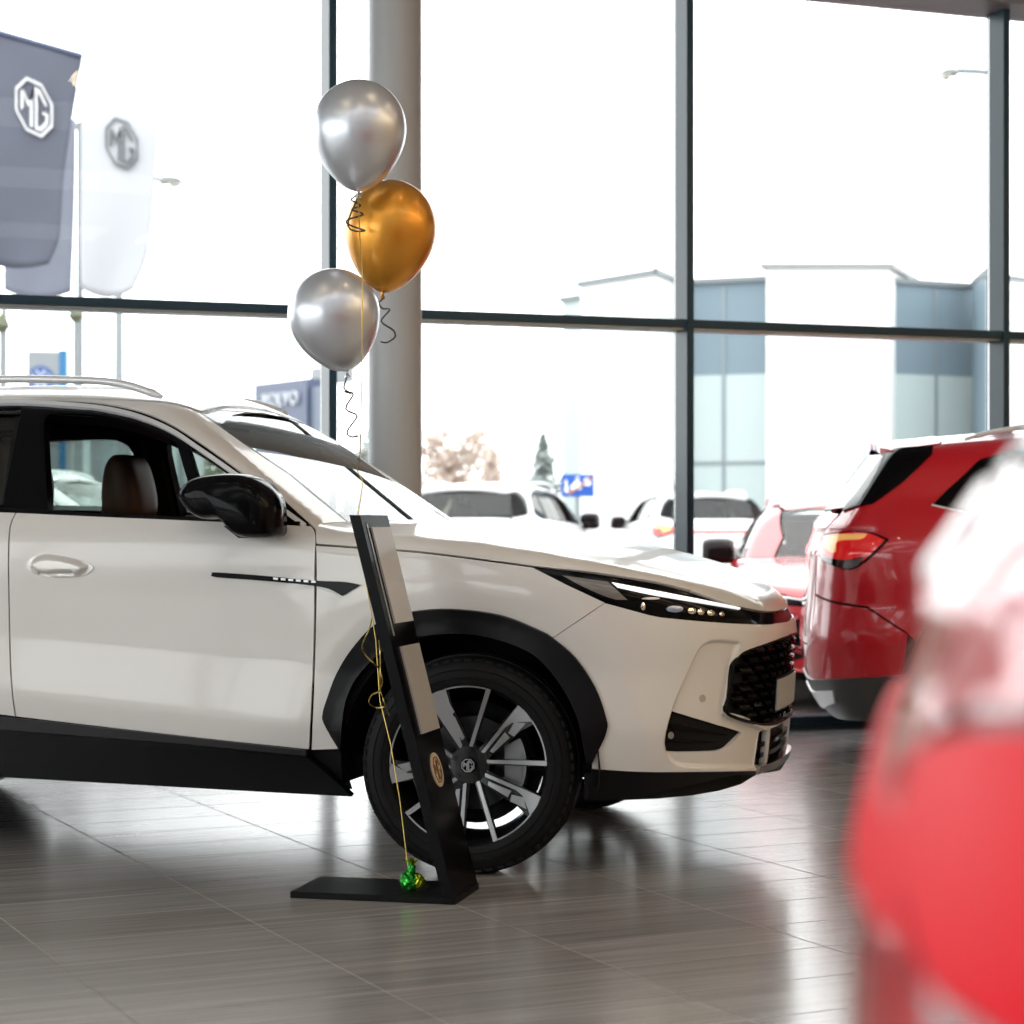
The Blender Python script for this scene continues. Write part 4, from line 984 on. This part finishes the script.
# the strings run down beside the stand to the weight
strg = tube('balloon_string', [at(*p) for p in [(358, 193, ZB-.06), (360, 240, ZB-.26), (362.5, 280, ZB-.33), (362, 360, ZB-.32), (361, 430, ZB-.18), (360, 455, ZB-.05), (357, 470, ZB), (363, 482, ZB), (358, 514, ZB+.02), (364, 570, ZB+.03), (376, 640, ZB+.02), (380, 700, ZB), (391, 745, 6.56), (400, 800, 6.53), (408, 866, 6.50)]], .0018, M['ribbon_gold'], None, 6)
tag(strg, 'long gold string running from the balloons down to the weight', 'string')
ribbon('curled_ribbon', [(371.5, 619), (369, 630), (364, 640), (362.5, 648), (366, 656), (375, 664), (381, 673), (382.5, 682), (379, 691), (372, 695), (369, 702), (376, 708), (386, 706)], .0022, M['ribbon_gold'], ZB-.02, 'gold ribbon curl tied beside the stand, over the wheel arch', 'ribbon', 4)
ribbon('ribbon_tail', [(379, 640), (380.5, 665), (380.5, 690), (384, 700), (389, 716)], .0020, M['ribbon_gold'], ZB-.04, 'straight gold ribbon end hanging beside the gold curl', 'ribbon', 4)
wt = empty('balloon_weight', at(410, 887, 6.50), .3, 'small green foil balloon weight on the stand\'s black foot', 'balloon weight')
wt.location.z = .0205
def lump(name, c, r, m, parent, seed, n=14):
    rnd = random.Random(seed); bm = bmesh.new(); bmesh.ops.create_icosphere(bm, subdivisions=3, radius=1)
    for v in bm.verts:
        d = v.co.normalized(); k = 1+.12*math.sin(9*d.x+seed)*math.cos(7*d.z+seed*2)+rnd.uniform(-.05, .05)
        v.co = Vector((d.x*r[0]*k, d.y*r[1]*k, max(-.92, d.z)*r[2]*k))+Vector(c)
    return from_bm(name, bm, m, parent)
M['foil_green'] = mat('green_foil', (.02, .38, .03), .22, .75, .3)
M['foil_yellow'] = mat('yellow_foil', (.55, .60, .02), .22, .75, .3)
lump('foil_bag', (0, 0, .030), (.032, .030, .032), M['foil_green'], wt, 1)
lump('foil_side', (.022, -.012, .030), (.022, .020, .024), M['foil_yellow'], wt, 2)
lump('foil_neck', (.004, 0, .066), (.014, .013, .018), M['foil_green'], wt, 3)
bm = bmesh.new()
for k in range(7):
    a = 2*math.pi*k/7; p = Vector((.004, 0, .078)); q = p+Vector((math.cos(a)*.024, math.sin(a)*.024, .016)); r_ = p+Vector((math.cos(a+.7)*.020, math.sin(a+.7)*.020, .020))
    v = [bm.verts.new(t) for t in (p, q, r_)]; bm.faces.new(v)
fr = from_bm('foil_frill', bm, M['foil_yellow'], wt); sm = fr.modifiers.new('thick', 'SOLIDIFY'); sm.thickness = .001
tube('ribbon_curl', [Vector((.030+.022*math.cos(t*.5), -.02, .018+.010*math.sin(t*.5))) for t in range(-7, 3)], .002, M['ribbon_silver'], wt, 6)
# ------------------------------------------------------------------ outdoors
GZ = -.03
M['paving'] = mat('paving', (.21, .21, .21), .7, noise=(.6, .1))
M['render_white'] = mat('white_render', (.86, .86, .85), .8, noise=(1, .02))
M['band'] = mat('blue_grey_cladding', (.17, .225, .265), .5, spec=.25)
M['pale_glass'] = mat('pale_glazing', (.42, .485, .485), .4, spec=.25)
M['joint'] = mat('cladding_joint', (.20, .24, .26), .5)
M['coping'] = mat('grey_coping', (.16, .18, .19), .5)
M['pole'] = mat('pole_grey', (.20, .22, .23), .4, .2)
M['flag_dark'] = mat('dark_flag_cloth', (.080, .086, .115), .8, noise=(3, .12))
M['flag_grey'] = mat('grey_flag_cloth', (.15, .16, .20), .8, noise=(3, .1))
M['flag_white'] = mat('white_flag_cloth', (.42, .425, .45), .8)
M['mark_white'] = mat('emblem_white', (.55, .55, .56), .7)
M['sign_letter'] = mat('sign_letter', (.50, .52, .56), .7)
M['mark_grey'] = mat('emblem_grey', (.11, .12, .13), .7)
M['mark_faint'] = mat('emblem_faint', (.10, .105, .13), .7)
M['sign_navy'] = mat('navy_signboard', (.045, .060, .115), .4)
M['sign_navy2'] = mat('navy_side', (.10, .125, .17), .4)
M['sign_blue'] = mat('road_sign_blue', (.010, .075, .36), .4)
M['sign_white'] = mat('sign_white', (.85, .86, .88), .5)
M['sign_orange'] = mat('sign_orange', (.40, .16, .08), .5)
M['pylon_face'] = mat('pylon_white', (.20, .215, .23), .4)
M['pylon_blue'] = mat('pylon_blue', (.010, .12, .27), .35)
M['logo_blue'] = mat('logo_blue', (.03, .09, .28), .4)
M['bark'] = mat('bark', (.30, .22, .17), .9)
M['twig'] = mat('dry_foliage', (.52, .42, .36), .9)
M['conifer'] = mat('conifer_green', (.30, .34, .33), .9)
M['hedge'] = mat('hedge_olive', (.13, .14, .09), .9)
struct(box('ground', (-90, 8, GZ-.1), (90, 160, GZ), M['paving'])).rotation_euler = (0, 0, 0)
for o in (bpy.data.objects['ground'],):
    me = o.data
    # keep the outdoor ground clear of the showroom floor: it starts at the glass line
    o.rotation_euler = (0, 0, WA); o.location = WB0+Vector((0, 0, 0)); 
    for v in me.vertices: v.co.y = .3 if v.co.y < 50 else 160
M['mulch'] = mat('bark_mulch', (.095, .062, .055), .9, noise=(14, .45), bump=(40, .6, .02))
struct(wall_place(box('ground_bed', (-60, .24, GZ-.05), (60, 4.0, GZ+.012), M['mulch'])))
struct(wall_place(box('ground_kerb', (-60, 4.0, GZ-.05), (60, 4.16, GZ+.06), M['frame'])))
def prism_xy(name, poly, z0, z1, m, parent=None):
    return prism(name, poly, lambda u, v, d: (u, v, d), z0, z1, m, parent)
def ph(py, Z): return CAMH-(py-HY)/F*Z
def blk(px0, Z0, px1, Z1, deep=6.0):
    a = Vector((pxz(px0, Z0), Z0)); b = Vector((pxz(px1, Z1), Z1)); d = (b-a).normalized(); n = Vector((0.35, .937))
    return [tuple(a), tuple(b), tuple(b+n*deep), tuple(a+n*deep)], a, b, d, n
# commercial building in three white blocks with glazed wings
bl = empty('office_building', (pxz(770, 42), 42, GZ), 0, 'white flat-roofed building with blue-grey glazed wings across the street', 'building')
def bpart(name, px0, Z0, px1, Z1, top, m, z0=GZ, deep=6.0, cop=True, lift=0):
    poly, a, b, d, n = blk(px0, Z0, px1, Z1, deep)
    o = prism_xy(name, poly, z0, top, m); o.parent = bl; o.matrix_parent_inverse = Matrix.Translation(-bl.location)
    if cop:
        poly2 = [tuple(Vector(q)+s) for q, s in zip(poly, (-d*.1-n*.1, d*.1-n*.1, d*.1+n*.1, -d*.1+n*.1))]
        c = prism_xy('coping', poly2, top, top+.10, M['coping']); c.parent = o
    return o
def glazed(px0, Z0, px1, Z1, top, zsplit, cols, deep=6):
    poly, a, b, d, n = blk(px0, Z0, px1, Z1, deep)
    o = bpart('glazed_wing', px0, Z0, px1, Z1, zsplit, M['pale_glass'], deep=deep, cop=False)
    u = bpart('cladding_band', px0, Z0, px1, Z1, top, M['band'], z0=zsplit, deep=deep)
    bm = bmesh.new(); L = (b-a).length
    for t in cols:
        p = a+d*(L*t); q = [p-d*.03-n*.03, p+d*.03-n*.03, p+d*.03+n*.02, p-d*.03+n*.02]
        add_prism(bm, [tuple(v) for v in q], lambda u_, v_, w_: (u_, v_, w_), GZ, top-.05)
    zz = GZ+(zsplit-GZ)*.58
    add_prism(bm, [tuple(a-n*.03), tuple(b-n*.03), tuple(b+n*.02), tuple(a+n*.02)], lambda u_, v_, w_: (u_, v_, w_), zz-.03, zz+.03)
    m_ = from_bm('glazing_bars', bm, M['joint']); m_.parent = o
bpart('white_block', 766.5, 40, 889.5, 40, ph(269, 40), M['render_white'])
bpart('white_block', 580.7, 42.0, 655.7, 40.0, ph(286.5, 42), M['render_white'], deep=.0+2.6)
bpart('grey_return', 655.8, 40.02, 664, 41.5, ph(276, 40.5), M['pale_glass'], deep=.2)
bpart('white_block', 987, 39, 1090, 41, ph(278, 39), M['render_white'])
bpart('grey_return', 972.5, 41, 987, 39.0, ph(279, 40), M['band'], deep=.2)
glazed(655, 41.4, 767, 40.5, ph(284, 41), ph(375.5, 41), (.33, .62))
glazed(889.5, 40.5, 990, 41.6, ph(286, 41), ph(375.5, 41), (.46,))
bpart('side_wing', 563, 44, 580.6, 43.5, ph(302, 44), M['pale_glass'], deep=4)
la = at(861, 297.5, 39.9)
lw = box('wall_lamp', (la.x-.16, la.y-.12, la.z-.045), (la.x+.16, la.y+.08, la.z+.045), M['sign_white'], None, .02); tag(lw, 'small white lamp high on the white building front', 'lamp')
la = at(1018.5, 310, 38.9)
lw = lathe('wall_lamp', [(0, -.08), (.07, -.06), (.10, 0), (.11, .06), (0, .06)], M['sign_white'], None, 24, 'y'); lw.location = (la.x, la.y-.05, la.z); tag(lw, 'round white wall lamp on the building at the far right', 'lamp')
# text as mesh
def text_mesh(name, body_, size, m, parent, loc, rot=(math.pi/2, 0, 0), depth=.05, bold=.0, xs=1.0):
    cu = bpy.data.curves.new(name, 'FONT'); cu.body = body_; cu.size = size; cu.extrude = depth; cu.align_x = 'CENTER'; cu.align_y = 'CENTER'; cu.offset = bold; cu.space_character = xs
    t = bpy.data.objects.new('tmp', cu); COL.objects.link(t); dg = bpy.context.evaluated_depsgraph_get()
    me = bpy.data.meshes.new_from_object(t.evaluated_get(dg)); bpy.data.objects.remove(t)
    o = bpy.data.objects.new(name, me); COL.objects.link(o); me.materials.clear(); me.materials.append(m)
    o.parent = parent; o.location = loc; o.rotation_euler = rot; return o
# car-dealer signboard with white capitals
Zs = 58.0
a = Vector((pxz(254.5, Zs), Zs)); b = Vector((pxz(307, Zs-2.5), Zs-2.5)); d = (b-a).normalized(); n = Vector((-d.y, d.x))
sg = empty('sign_building', (a.x, a.y, GZ), math.atan2(d.y, d.x), 'navy dealership block with white capital letters beyond the windshield', 'building')
L_ = (b-a).length; zt = ph(389, Zs)
box('signboard', (0, 0, 0), (L_, .5, zt-GZ+.12), M['sign_navy'], sg)
box('side_wing', (L_, .1, 0), (L_+.62, .5, zt-GZ-.10), M['sign_navy2'], sg)
box('roof_unit', (L_*.45, 1, zt-GZ+.1), (L_*.88, 1.6, zt-GZ+.52), M['pylon_face'], sg)
text_mesh('lettering', 'VOLVO', .52, M['sign_letter'], sg, (L_*.53, -.05, ph(403.0, Zs)-GZ), depth=.04, bold=.0, xs=1.25)
# white pylon with round emblem
Zp = 44.0
py_ = empty('sign_pylon', (pxz(27.5, Zp), Zp, GZ), R_(8), 'white sign pylon with blue edge and round emblem above the car roof', 'sign')
wp = (58.5-27.5)/F*Zp; hp_ = ph(351, Zp)-GZ
box('pylon_body', (0, 0, 0), (wp, .5, hp_), M['pylon_face'], py_)
box('pylon_edge', (wp, -.01, 0), (wp+.16, .5, hp_+.03), M['pylon_blue'], py_)
bm = bmesh.new(); cz = ph(378.5, Zp)-GZ; cx = wp*.42; rr = .27
add_lathe(bm, [(0, -.02), (rr*.78, -.02), (rr*.78, 0), (0, 0)], 40, 'y', (cx, 0, cz)); add_lathe(bm, [(rr*.88, -.02), (rr, -.02), (rr, 0), (rr*.88, 0)], 40, 'y', (cx, 0, cz), True)
em = from_bm('emblem', bm, M['logo_blue'], py_)
bm = bmesh.new()
for (x0, z0), (x1, z1) in [((-.32, .66), (0, .08)), ((.32, .66), (0, .08)), ((-.64, .36), (-.27, -.66)), ((-.27, -.66), (0, -.02)), ((0, -.02), (.27, -.66)), ((.27, -.66), (.64, .36))]:
    t = Vector((x1-x0, z1-z0)).normalized()*.055; q = Vector((-t.y, t.x))
    add_prism(bm, [((x0-q.x)*rr*1.0+cx, (z0-q.y)*rr+cz), ((x1-q.x)*rr+cx, (z1-q.y)*rr+cz), ((x1+q.x)*rr+cx, (z1+q.y)*rr+cz), ((x0+q.x)*rr+cx, (z0+q.y)*rr+cz)], lambda u, v, w_: (u, w_, v), -.035, -.015)
from_bm('emblem_strokes', bm, M['mark_white'], em)
# flags
def flag(px_pole, corners, Z, m, em_m, epx, er, label, pole_top, thick=.012, tilt=0.0, wave=.022, pole=True, edge=None, ex=.8):
    r = empty('flag', (pxz(px_pole, Z), Z, GZ), 0, label, 'flag')
    r0 = r.location.copy()
    def loc(px, py, o=0): p = at(px, py, Z); return (p.x-r0.x, o, p.z-GZ)
    if pole:
        tube('flagpole', [(0, .06, 0), (0, .06, (ph(pole_top, Z)-GZ))], .035, M['pole'], r, 10)
        lathe('pole_cap', [(0, .06), (.06, .03), (.05, -.04), (0, -.05)], M['pole'], r, 12, 'z', (0, .06, ph(pole_top, Z)-GZ))
    (tl, tr), (rt), (bt) = corners[0], corners[1], corners[2]
    # right edge polyline, left edge x constant; cloth surface between
    nr, nc = 26, 18; bm = bmesh.new(); g = []
    R = catmull(rt, 8, False); Lc = catmull(bt, 8, False)
    def samp(c, t):
        k = t*(len(c)-1); i = min(int(k), len(c)-2); f = k-i; return (c[i][0]*(1-f)+c[i+1][0]*f, c[i][1]*(1-f)+c[i+1][1]*f)
    for i in range(nr+1):
        a_, b_ = samp(Lc, i/nr), samp(R, i/nr); row = []
        for j in range(nc+1):
            s = j/nc; px, py = a_[0]+(b_[0]-a_[0])*s, a_[1]+(b_[1]-a_[1])*s
            sag = 4*s*(1-s)*8*(i/nr)**6 if i > nr*.6 else 0
            row.append(bm.verts.new(loc(px, py+sag, wave*math.sin(s*7+i*.18)*(.2+i/nr)-.02)))
        g.append(row)
    for i in range(nr):
        for j in range(nc): bm.faces.new((g[i][j], g[i][j+1], g[i+1][j+1], g[i+1][j]))
    c = from_bm('banner', bm, m, r, True); md = c.modifiers.new('thick', 'SOLIDIFY'); md.thickness = thick
    if edge: tube('banner_arm', [loc(R[0][0]*s+Lc[0][0]*(1-s), R[0][1]*s+Lc[0][1]*(1-s), -.03) for s in (0, .5, 1)], .03, edge, r, 8)
    if em_m:
        bm = bmesh.new()
        for poly in emblem_polys():
            add_prism(bm, [(epx[0]+u*er*ex, epx[1]-v*er+u*er*tilt) for u, v in poly], lambda u, v, w_: loc(u, v, w_), -wave*1.25-.045, -wave*1.25-.03)
        from_bm('emblem', bm, em_m, r)
    return r
flag(3, [((0, 0), (0, 0)), [(76, 120), (75.5, 180), (74, 240), (72, 292)], [(4, 110), (4, 180), (5, 240), (5, 290)]], 27, M['flag_grey'], M['mark_faint'], (42, 168), 22, 'pale grey banner flag hanging lowest, half behind the dark one', 305, tilt=.12)
flag(-30, [((0, 0), (0, 0)), [(83, 57, 1), (77, 92), (70, 135), (64, 180), (62, 215), (60, 240), (50, 264)], [(-29, 25, 1), (-29, 80), (-29, 140), (-29, 200), (-28, 256)]], 22, M['flag_dark'], M['mark_white'], (35.5, 108.5), 29, 'dark grey banner flag with white octagonal emblem at top left', 20, tilt=.32, edge=M['sign_navy'], ex=.70)
flag(79, [((0, 0), (0, 0)), [(158.5, 100, 1), (157, 150), (153, 210), (148, 255), (134, 290)], [(81, 75, 1), (81, 130), (81, 190), (81, 240), (82, 289)]], 25, M['flag_white'], M['mark_grey'], (122.6, 144.5), 26, 'white banner flag with grey octagonal emblem', 125, tilt=.25, ex=.68)
# slender poles
def mast(px, Z, top, r, label, arm=None, knob=False):
    e = empty('street_lamp' if arm else 'mast', (pxz(px, Z), Z, GZ), 0, label, 'street lamp' if arm else 'mast')
    h = ph(top, Z)-GZ
    tube('pole', [(0, 0, 0), (0, 0, h)], [r, r*.7], M['pole'], e, 10)
    if arm:
        dx = (arm[0]-px)/F*Z; sgn = 1 if dx > 0 else -1; z1 = ph(arm[1], Z)-GZ
        tube('arm', [(0, 0, h-.02), (dx*.5, 0, (h+z1)/2), (dx, 0, z1)], r*.5, M['pole'], e, 8)
        bm = bmesh.new(); hl_ = arm[2]/F*Z
        prof = [(0, -.05), (.3, -.02), (1, .0), (1, .02), (.8, .10), (.3, .13), (0, .06)]
        add_prism(bm, [(dx+sgn*u*hl_, z1+v*hl_*1.6-.05) for u, v in prof], lambda u, v, w_: (u, w_, v), -.16, .16)
        hd = from_bm('lamp_head', bm, M['lamp_head'], e)
        add = bmesh.new(); add_prism(add, [(dx+sgn*hl_*.35, z1-.06), (dx+sgn*hl_*.9, z1-.05), (dx+sgn*hl_*.8, z1-.12), (dx+sgn*hl_*.45, z1-.13)], lambda u, v, w_: (u, w_, v), -.13, .13)
        from_bm('lamp_lens', add, M['lamp_lens'], hd)
    if knob: lathe('pole_cap', [(0, .10), (.05, .06), (.09, -.05), (.03, -.12), (0, -.12)], M['hedge'], e, 12, 'z', (0, 0, h))
    return e
M['lamp_head'] = mat('lamp_head_grey', (.20, .21, .20), .5)
M['lamp_lens'] = mat('lamp_lens_cream', (.28, .28, .24), .3)
mast(119, 36, 176, .085, 'tall street lamp behind the white flag', (160, 179, 23))
mast(997, 33, 72, .10, 'street lamp reaching left from behind the right mullion', (957, 70.5, 17))
mast(2, 24, 322, .035, 'short white mast at the far left edge under the flags', None, True)
mast(76, 24.5, 312, .04, 'white mast with dark cap below the white flag', None, True)
# no-through sign
Zr = 30.0
rs = empty('road_sign', (pxz(577.5, Zr), Zr, GZ), 0, 'blue rectangular road sign beside the white parked car', 'road sign')
w_, h_ = 33/F*Zr, 22.5/F*Zr; zc = ph(485.5, Zr)-GZ
tube('post', [(0, .05, 0), (0, .05, zc+h_/2)], .03, M['pole'], rs, 10)
box('plate', (-w_/2, 0, zc-h_/2), (w_/2, .03, zc+h_/2), M['sign_blue'], rs)
bm = bmesh.new()
def sp(pts): add_prism(bm, [(u*w_/2, zc+v*h_/2) for u, v in pts], lambda u, v, q: (u, q, v), -.012, .002)
sp([(-.80, -.6), (-.80, .0), (-.72, .15), (-.80, .35), (-.70, .55), (-.60, .35), (-.66, .15), (-.58, 0), (-.56, -.6)])
sp([(-.40, -.35), (-.40, .05), (-.26, .12), (-.16, .42), (.10, .42), (.22, .10), (.22, -.35)])
sp([(.36, .0), (.36, .45), (.58, .75), (.80, .45), (.80, .0)])
sp([(-.12, .60), (-.02, .80), (.12, .72), (.06, .55)])
from_bm('pictogram', bm, M['sign_white'], rs)
bm = bmesh.new(); sp([(-.62, -.72), (.86, .80), (.94, .66), (-.50, -.84)])
for v in bm.verts: v.co.y -= .012
from_bm('diagonal_bar', bm, M['sign_orange'], rs)
# parked cars outside
def outside(px, Z, lx, yaw, swap, label, sc=1.0):
    c = copy_tree(car, None, swap); c.scale = (sc,)*3; c.rotation_euler = (0, 0, yaw)
    X = pxz(px, Z); c.location = (X-lx*sc*math.cos(yaw), Z-lx*sc*math.sin(yaw), GZ+.0); tag(c, label, 'car'); return c
M['white2'] = mat('parked_white_paint', (.80, .80, .80), .3, 0, 1)
M['red2'] = mat('parked_red_paint', (.60, .02, .03), .3, 0, 1)
outside(456, 24.5, -3.7, R_(77), {'white_paint': M['white2']}, 'white car parked outside, seen from the rear beyond the white SUV\'s hood', 1.0)
RC = outside(888, 12.9, .90, R_(-95), {'white_paint': M['red2']}, 'red car parked outside behind the glass, its door mirror toward the hood', 1.0)
RC.scale = (1, 1, .82)
outside(716, 31, -3.7, R_(96), {'white_paint': M['white2']}, 'white car with red tail lights, parked farthest away', 1.0)
outside(88, 16.5, -1.0, R_(-12), {'white_paint': M['white2']}, 'white car outside seen through the SUV\'s open side window', .96)
# trees
def bare_tree(px, Z, top, spread, m, label, seed, n=900, name='bare_tree'):
    rnd = random.Random(seed); e = empty(name, (pxz(px, Z), Z, GZ), 0, label, 'tree'); H = ph(top, Z)-GZ; W = spread/F*Z/2
    bm = bmesh.new(); add_tube(bm, [(0, 0, 0), (.1, 0, H*.4), (0, .1, H*.8)], [.16, .11, .04], 8)
    tips = []
    for k in range(26):
        a = rnd.uniform(0, 6.28); z0 = H*rnd.uniform(.15, .7); ln = W*rnd.uniform(.5, 1.0)
        p0 = Vector((.05, .03, z0)); p2 = p0+Vector((math.cos(a)*ln, math.sin(a)*ln, H*rnd.uniform(.08, .30))); p1 = (p0+p2)/2+Vector((0, 0, -.1))
        add_tube(bm, [p0, p1, p2], [.05, .03, .012], 5); tips += [p1, p2, (p1+p2)/2]
    from_bm('trunk', bm, M['bark'], e, True)
    bm = bmesh.new()
    for k in range(n):
        c = rnd.choice(tips)+Vector((rnd.gauss(0, W*.22), rnd.gauss(0, W*.22), rnd.gauss(0, H*.06)))
        if c.z > H or c.z < .2: continue
        d = Vector((rnd.gauss(0, 1), rnd.gauss(0, 1), rnd.gauss(.5, 1))).normalized()*rnd.uniform(.12, .3); s = d.orthogonal().normalized()*rnd.uniform(.03, .09)
        v = [bm.verts.new(c+t) for t in (-d, s, d, -s)]; bm.faces.new(v)
    from_bm('crown', bm, m, e); return e
bare_tree(452, 70, 426, 84, M['twig'], 'hazy bare brown tree right of the column', 3, 1500)
bare_tree(490, 74, 448, 24, M['twig'], 'smaller bare tree between the brown tree and the conifer', 5, 600)
bare_tree(362, 66, 425, 24, M['conifer'], 'grey-green tree glimpsed between the mullion and the column', 8, 500)
def conifer(px, Z, top, wid, label, seed):
    rnd = random.Random(seed); e = empty('conifer', (pxz(px, Z), Z, GZ), 0, label, 'tree'); H = ph(top, Z)-GZ; W = wid/F*Z/2
    tube('trunk', [(0, 0, 0), (0, 0, H*.95)], [.14, .03], M['bark'], e, 8)
    bm = bmesh.new()
    for k in range(2200):
        t = rnd.random()**.8; z = H*(1-t*.92); r = W*t*rnd.uniform(.3, 1)*(1+.25*math.sin(z*9)); a = rnd.uniform(0, 6.28)
        c = Vector((math.cos(a)*r, math.sin(a)*r, z)); d = Vector((math.cos(a), math.sin(a), -.35)).normalized()*rnd.uniform(.10, .24); s = d.cross(Vector((0, 0, 1))).normalized()*rnd.uniform(.04, .10)
        v = [bm.verts.new(c+q) for q in (-d, s, d, -s)]; bm.faces.new(v)
    from_bm('foliage', bm, M['conifer'], e)
conifer(543, 60, 434, 110, 'pale green conifer left of the blue road sign', 4)
# what shows through the SUV's cabin: a glazed house and shrubs
hb = empty('house', (pxz(66, 40), 40, GZ), R_(4), 'grey-green house front with tall windows, seen through the car\'s cabin', 'building')
box('wall', (0, 0, 0), (2.2, 5, 3.3), M['pylon_face'], hb)
for k in range(4):
    box('window', (.12+k*.54, -.04, .5), (.46+k*.54, .02, 3.0), M['pale_glass' if k != 1 else 'joint'], hb)
box('cornice', (-.1, -.1, 3.3), (2.3, 5.1, 3.42), M['coping'], hb)
def shrub(px, Z, top, wid, label, seed):
    rnd = random.Random(seed); e = empty('shrub', (pxz(px, Z), Z, GZ), 0, label, 'shrub'); H = ph(top, Z)-GZ; W = wid/F*Z/2
    bm = bmesh.new()
    for k in range(9): 
        a = rnd.uniform(0, 6.28); add_tube(bm, [(0, 0, 0), (math.cos(a)*W*.4, math.sin(a)*W*.4, H*.7)], [.03, .01], 5)
    from_bm('stems', bm, M['bark'], e, True)
    bm = bmesh.new()
    for k in range(1400):
        a = rnd.uniform(0, 6.28); q = rnd.random()**.5; z = H*rnd.uniform(.05, 1); r = W*q*math.sqrt(max(.05, 1-(z/H)**2.5))
        c = Vector((math.cos(a)*r, math.sin(a)*r, z)); d = Vector((rnd.gauss(0, 1), rnd.gauss(0, 1), rnd.gauss(0, 1))).normalized()*.10; s = d.orthogonal().normalized()*.05
        v = [bm.verts.new(c+t) for t in (-d, s, d, -s)]; bm.faces.new(v)
    from_bm('leaves', bm, M['hedge'], e)
shrub(150, 34, 436, 46, 'olive shrub outside, seen at the right of the cabin window', 11)
shrub(205, 48, 430, 60, 'olive shrub behind the A-pillar, left of the dealership sign', 12)

# GROUPS
for o in list(bpy.data.objects):
    if o.parent is None and o.get('label'):
        nm = o.name.split('.')[0]; g = {'curled_ribbon': 'curled balloon ribbons', 'flag': 'banner flags outside', 'bare_tree': 'bare trees in the distance', 'wall_lamp': 'lamps on the white building', 'street_lamp': 'street lamps outside', 'mast': 'flag masts', 'shrub': 'shrubs outside'}.get(nm)
        if g and not o.get('group'): o['group'] = g
        if nm == 'car' and 'outside' in o['label'] or nm == 'car' and 'farthest' in o['label']: o['group'] = 'cars parked outside'
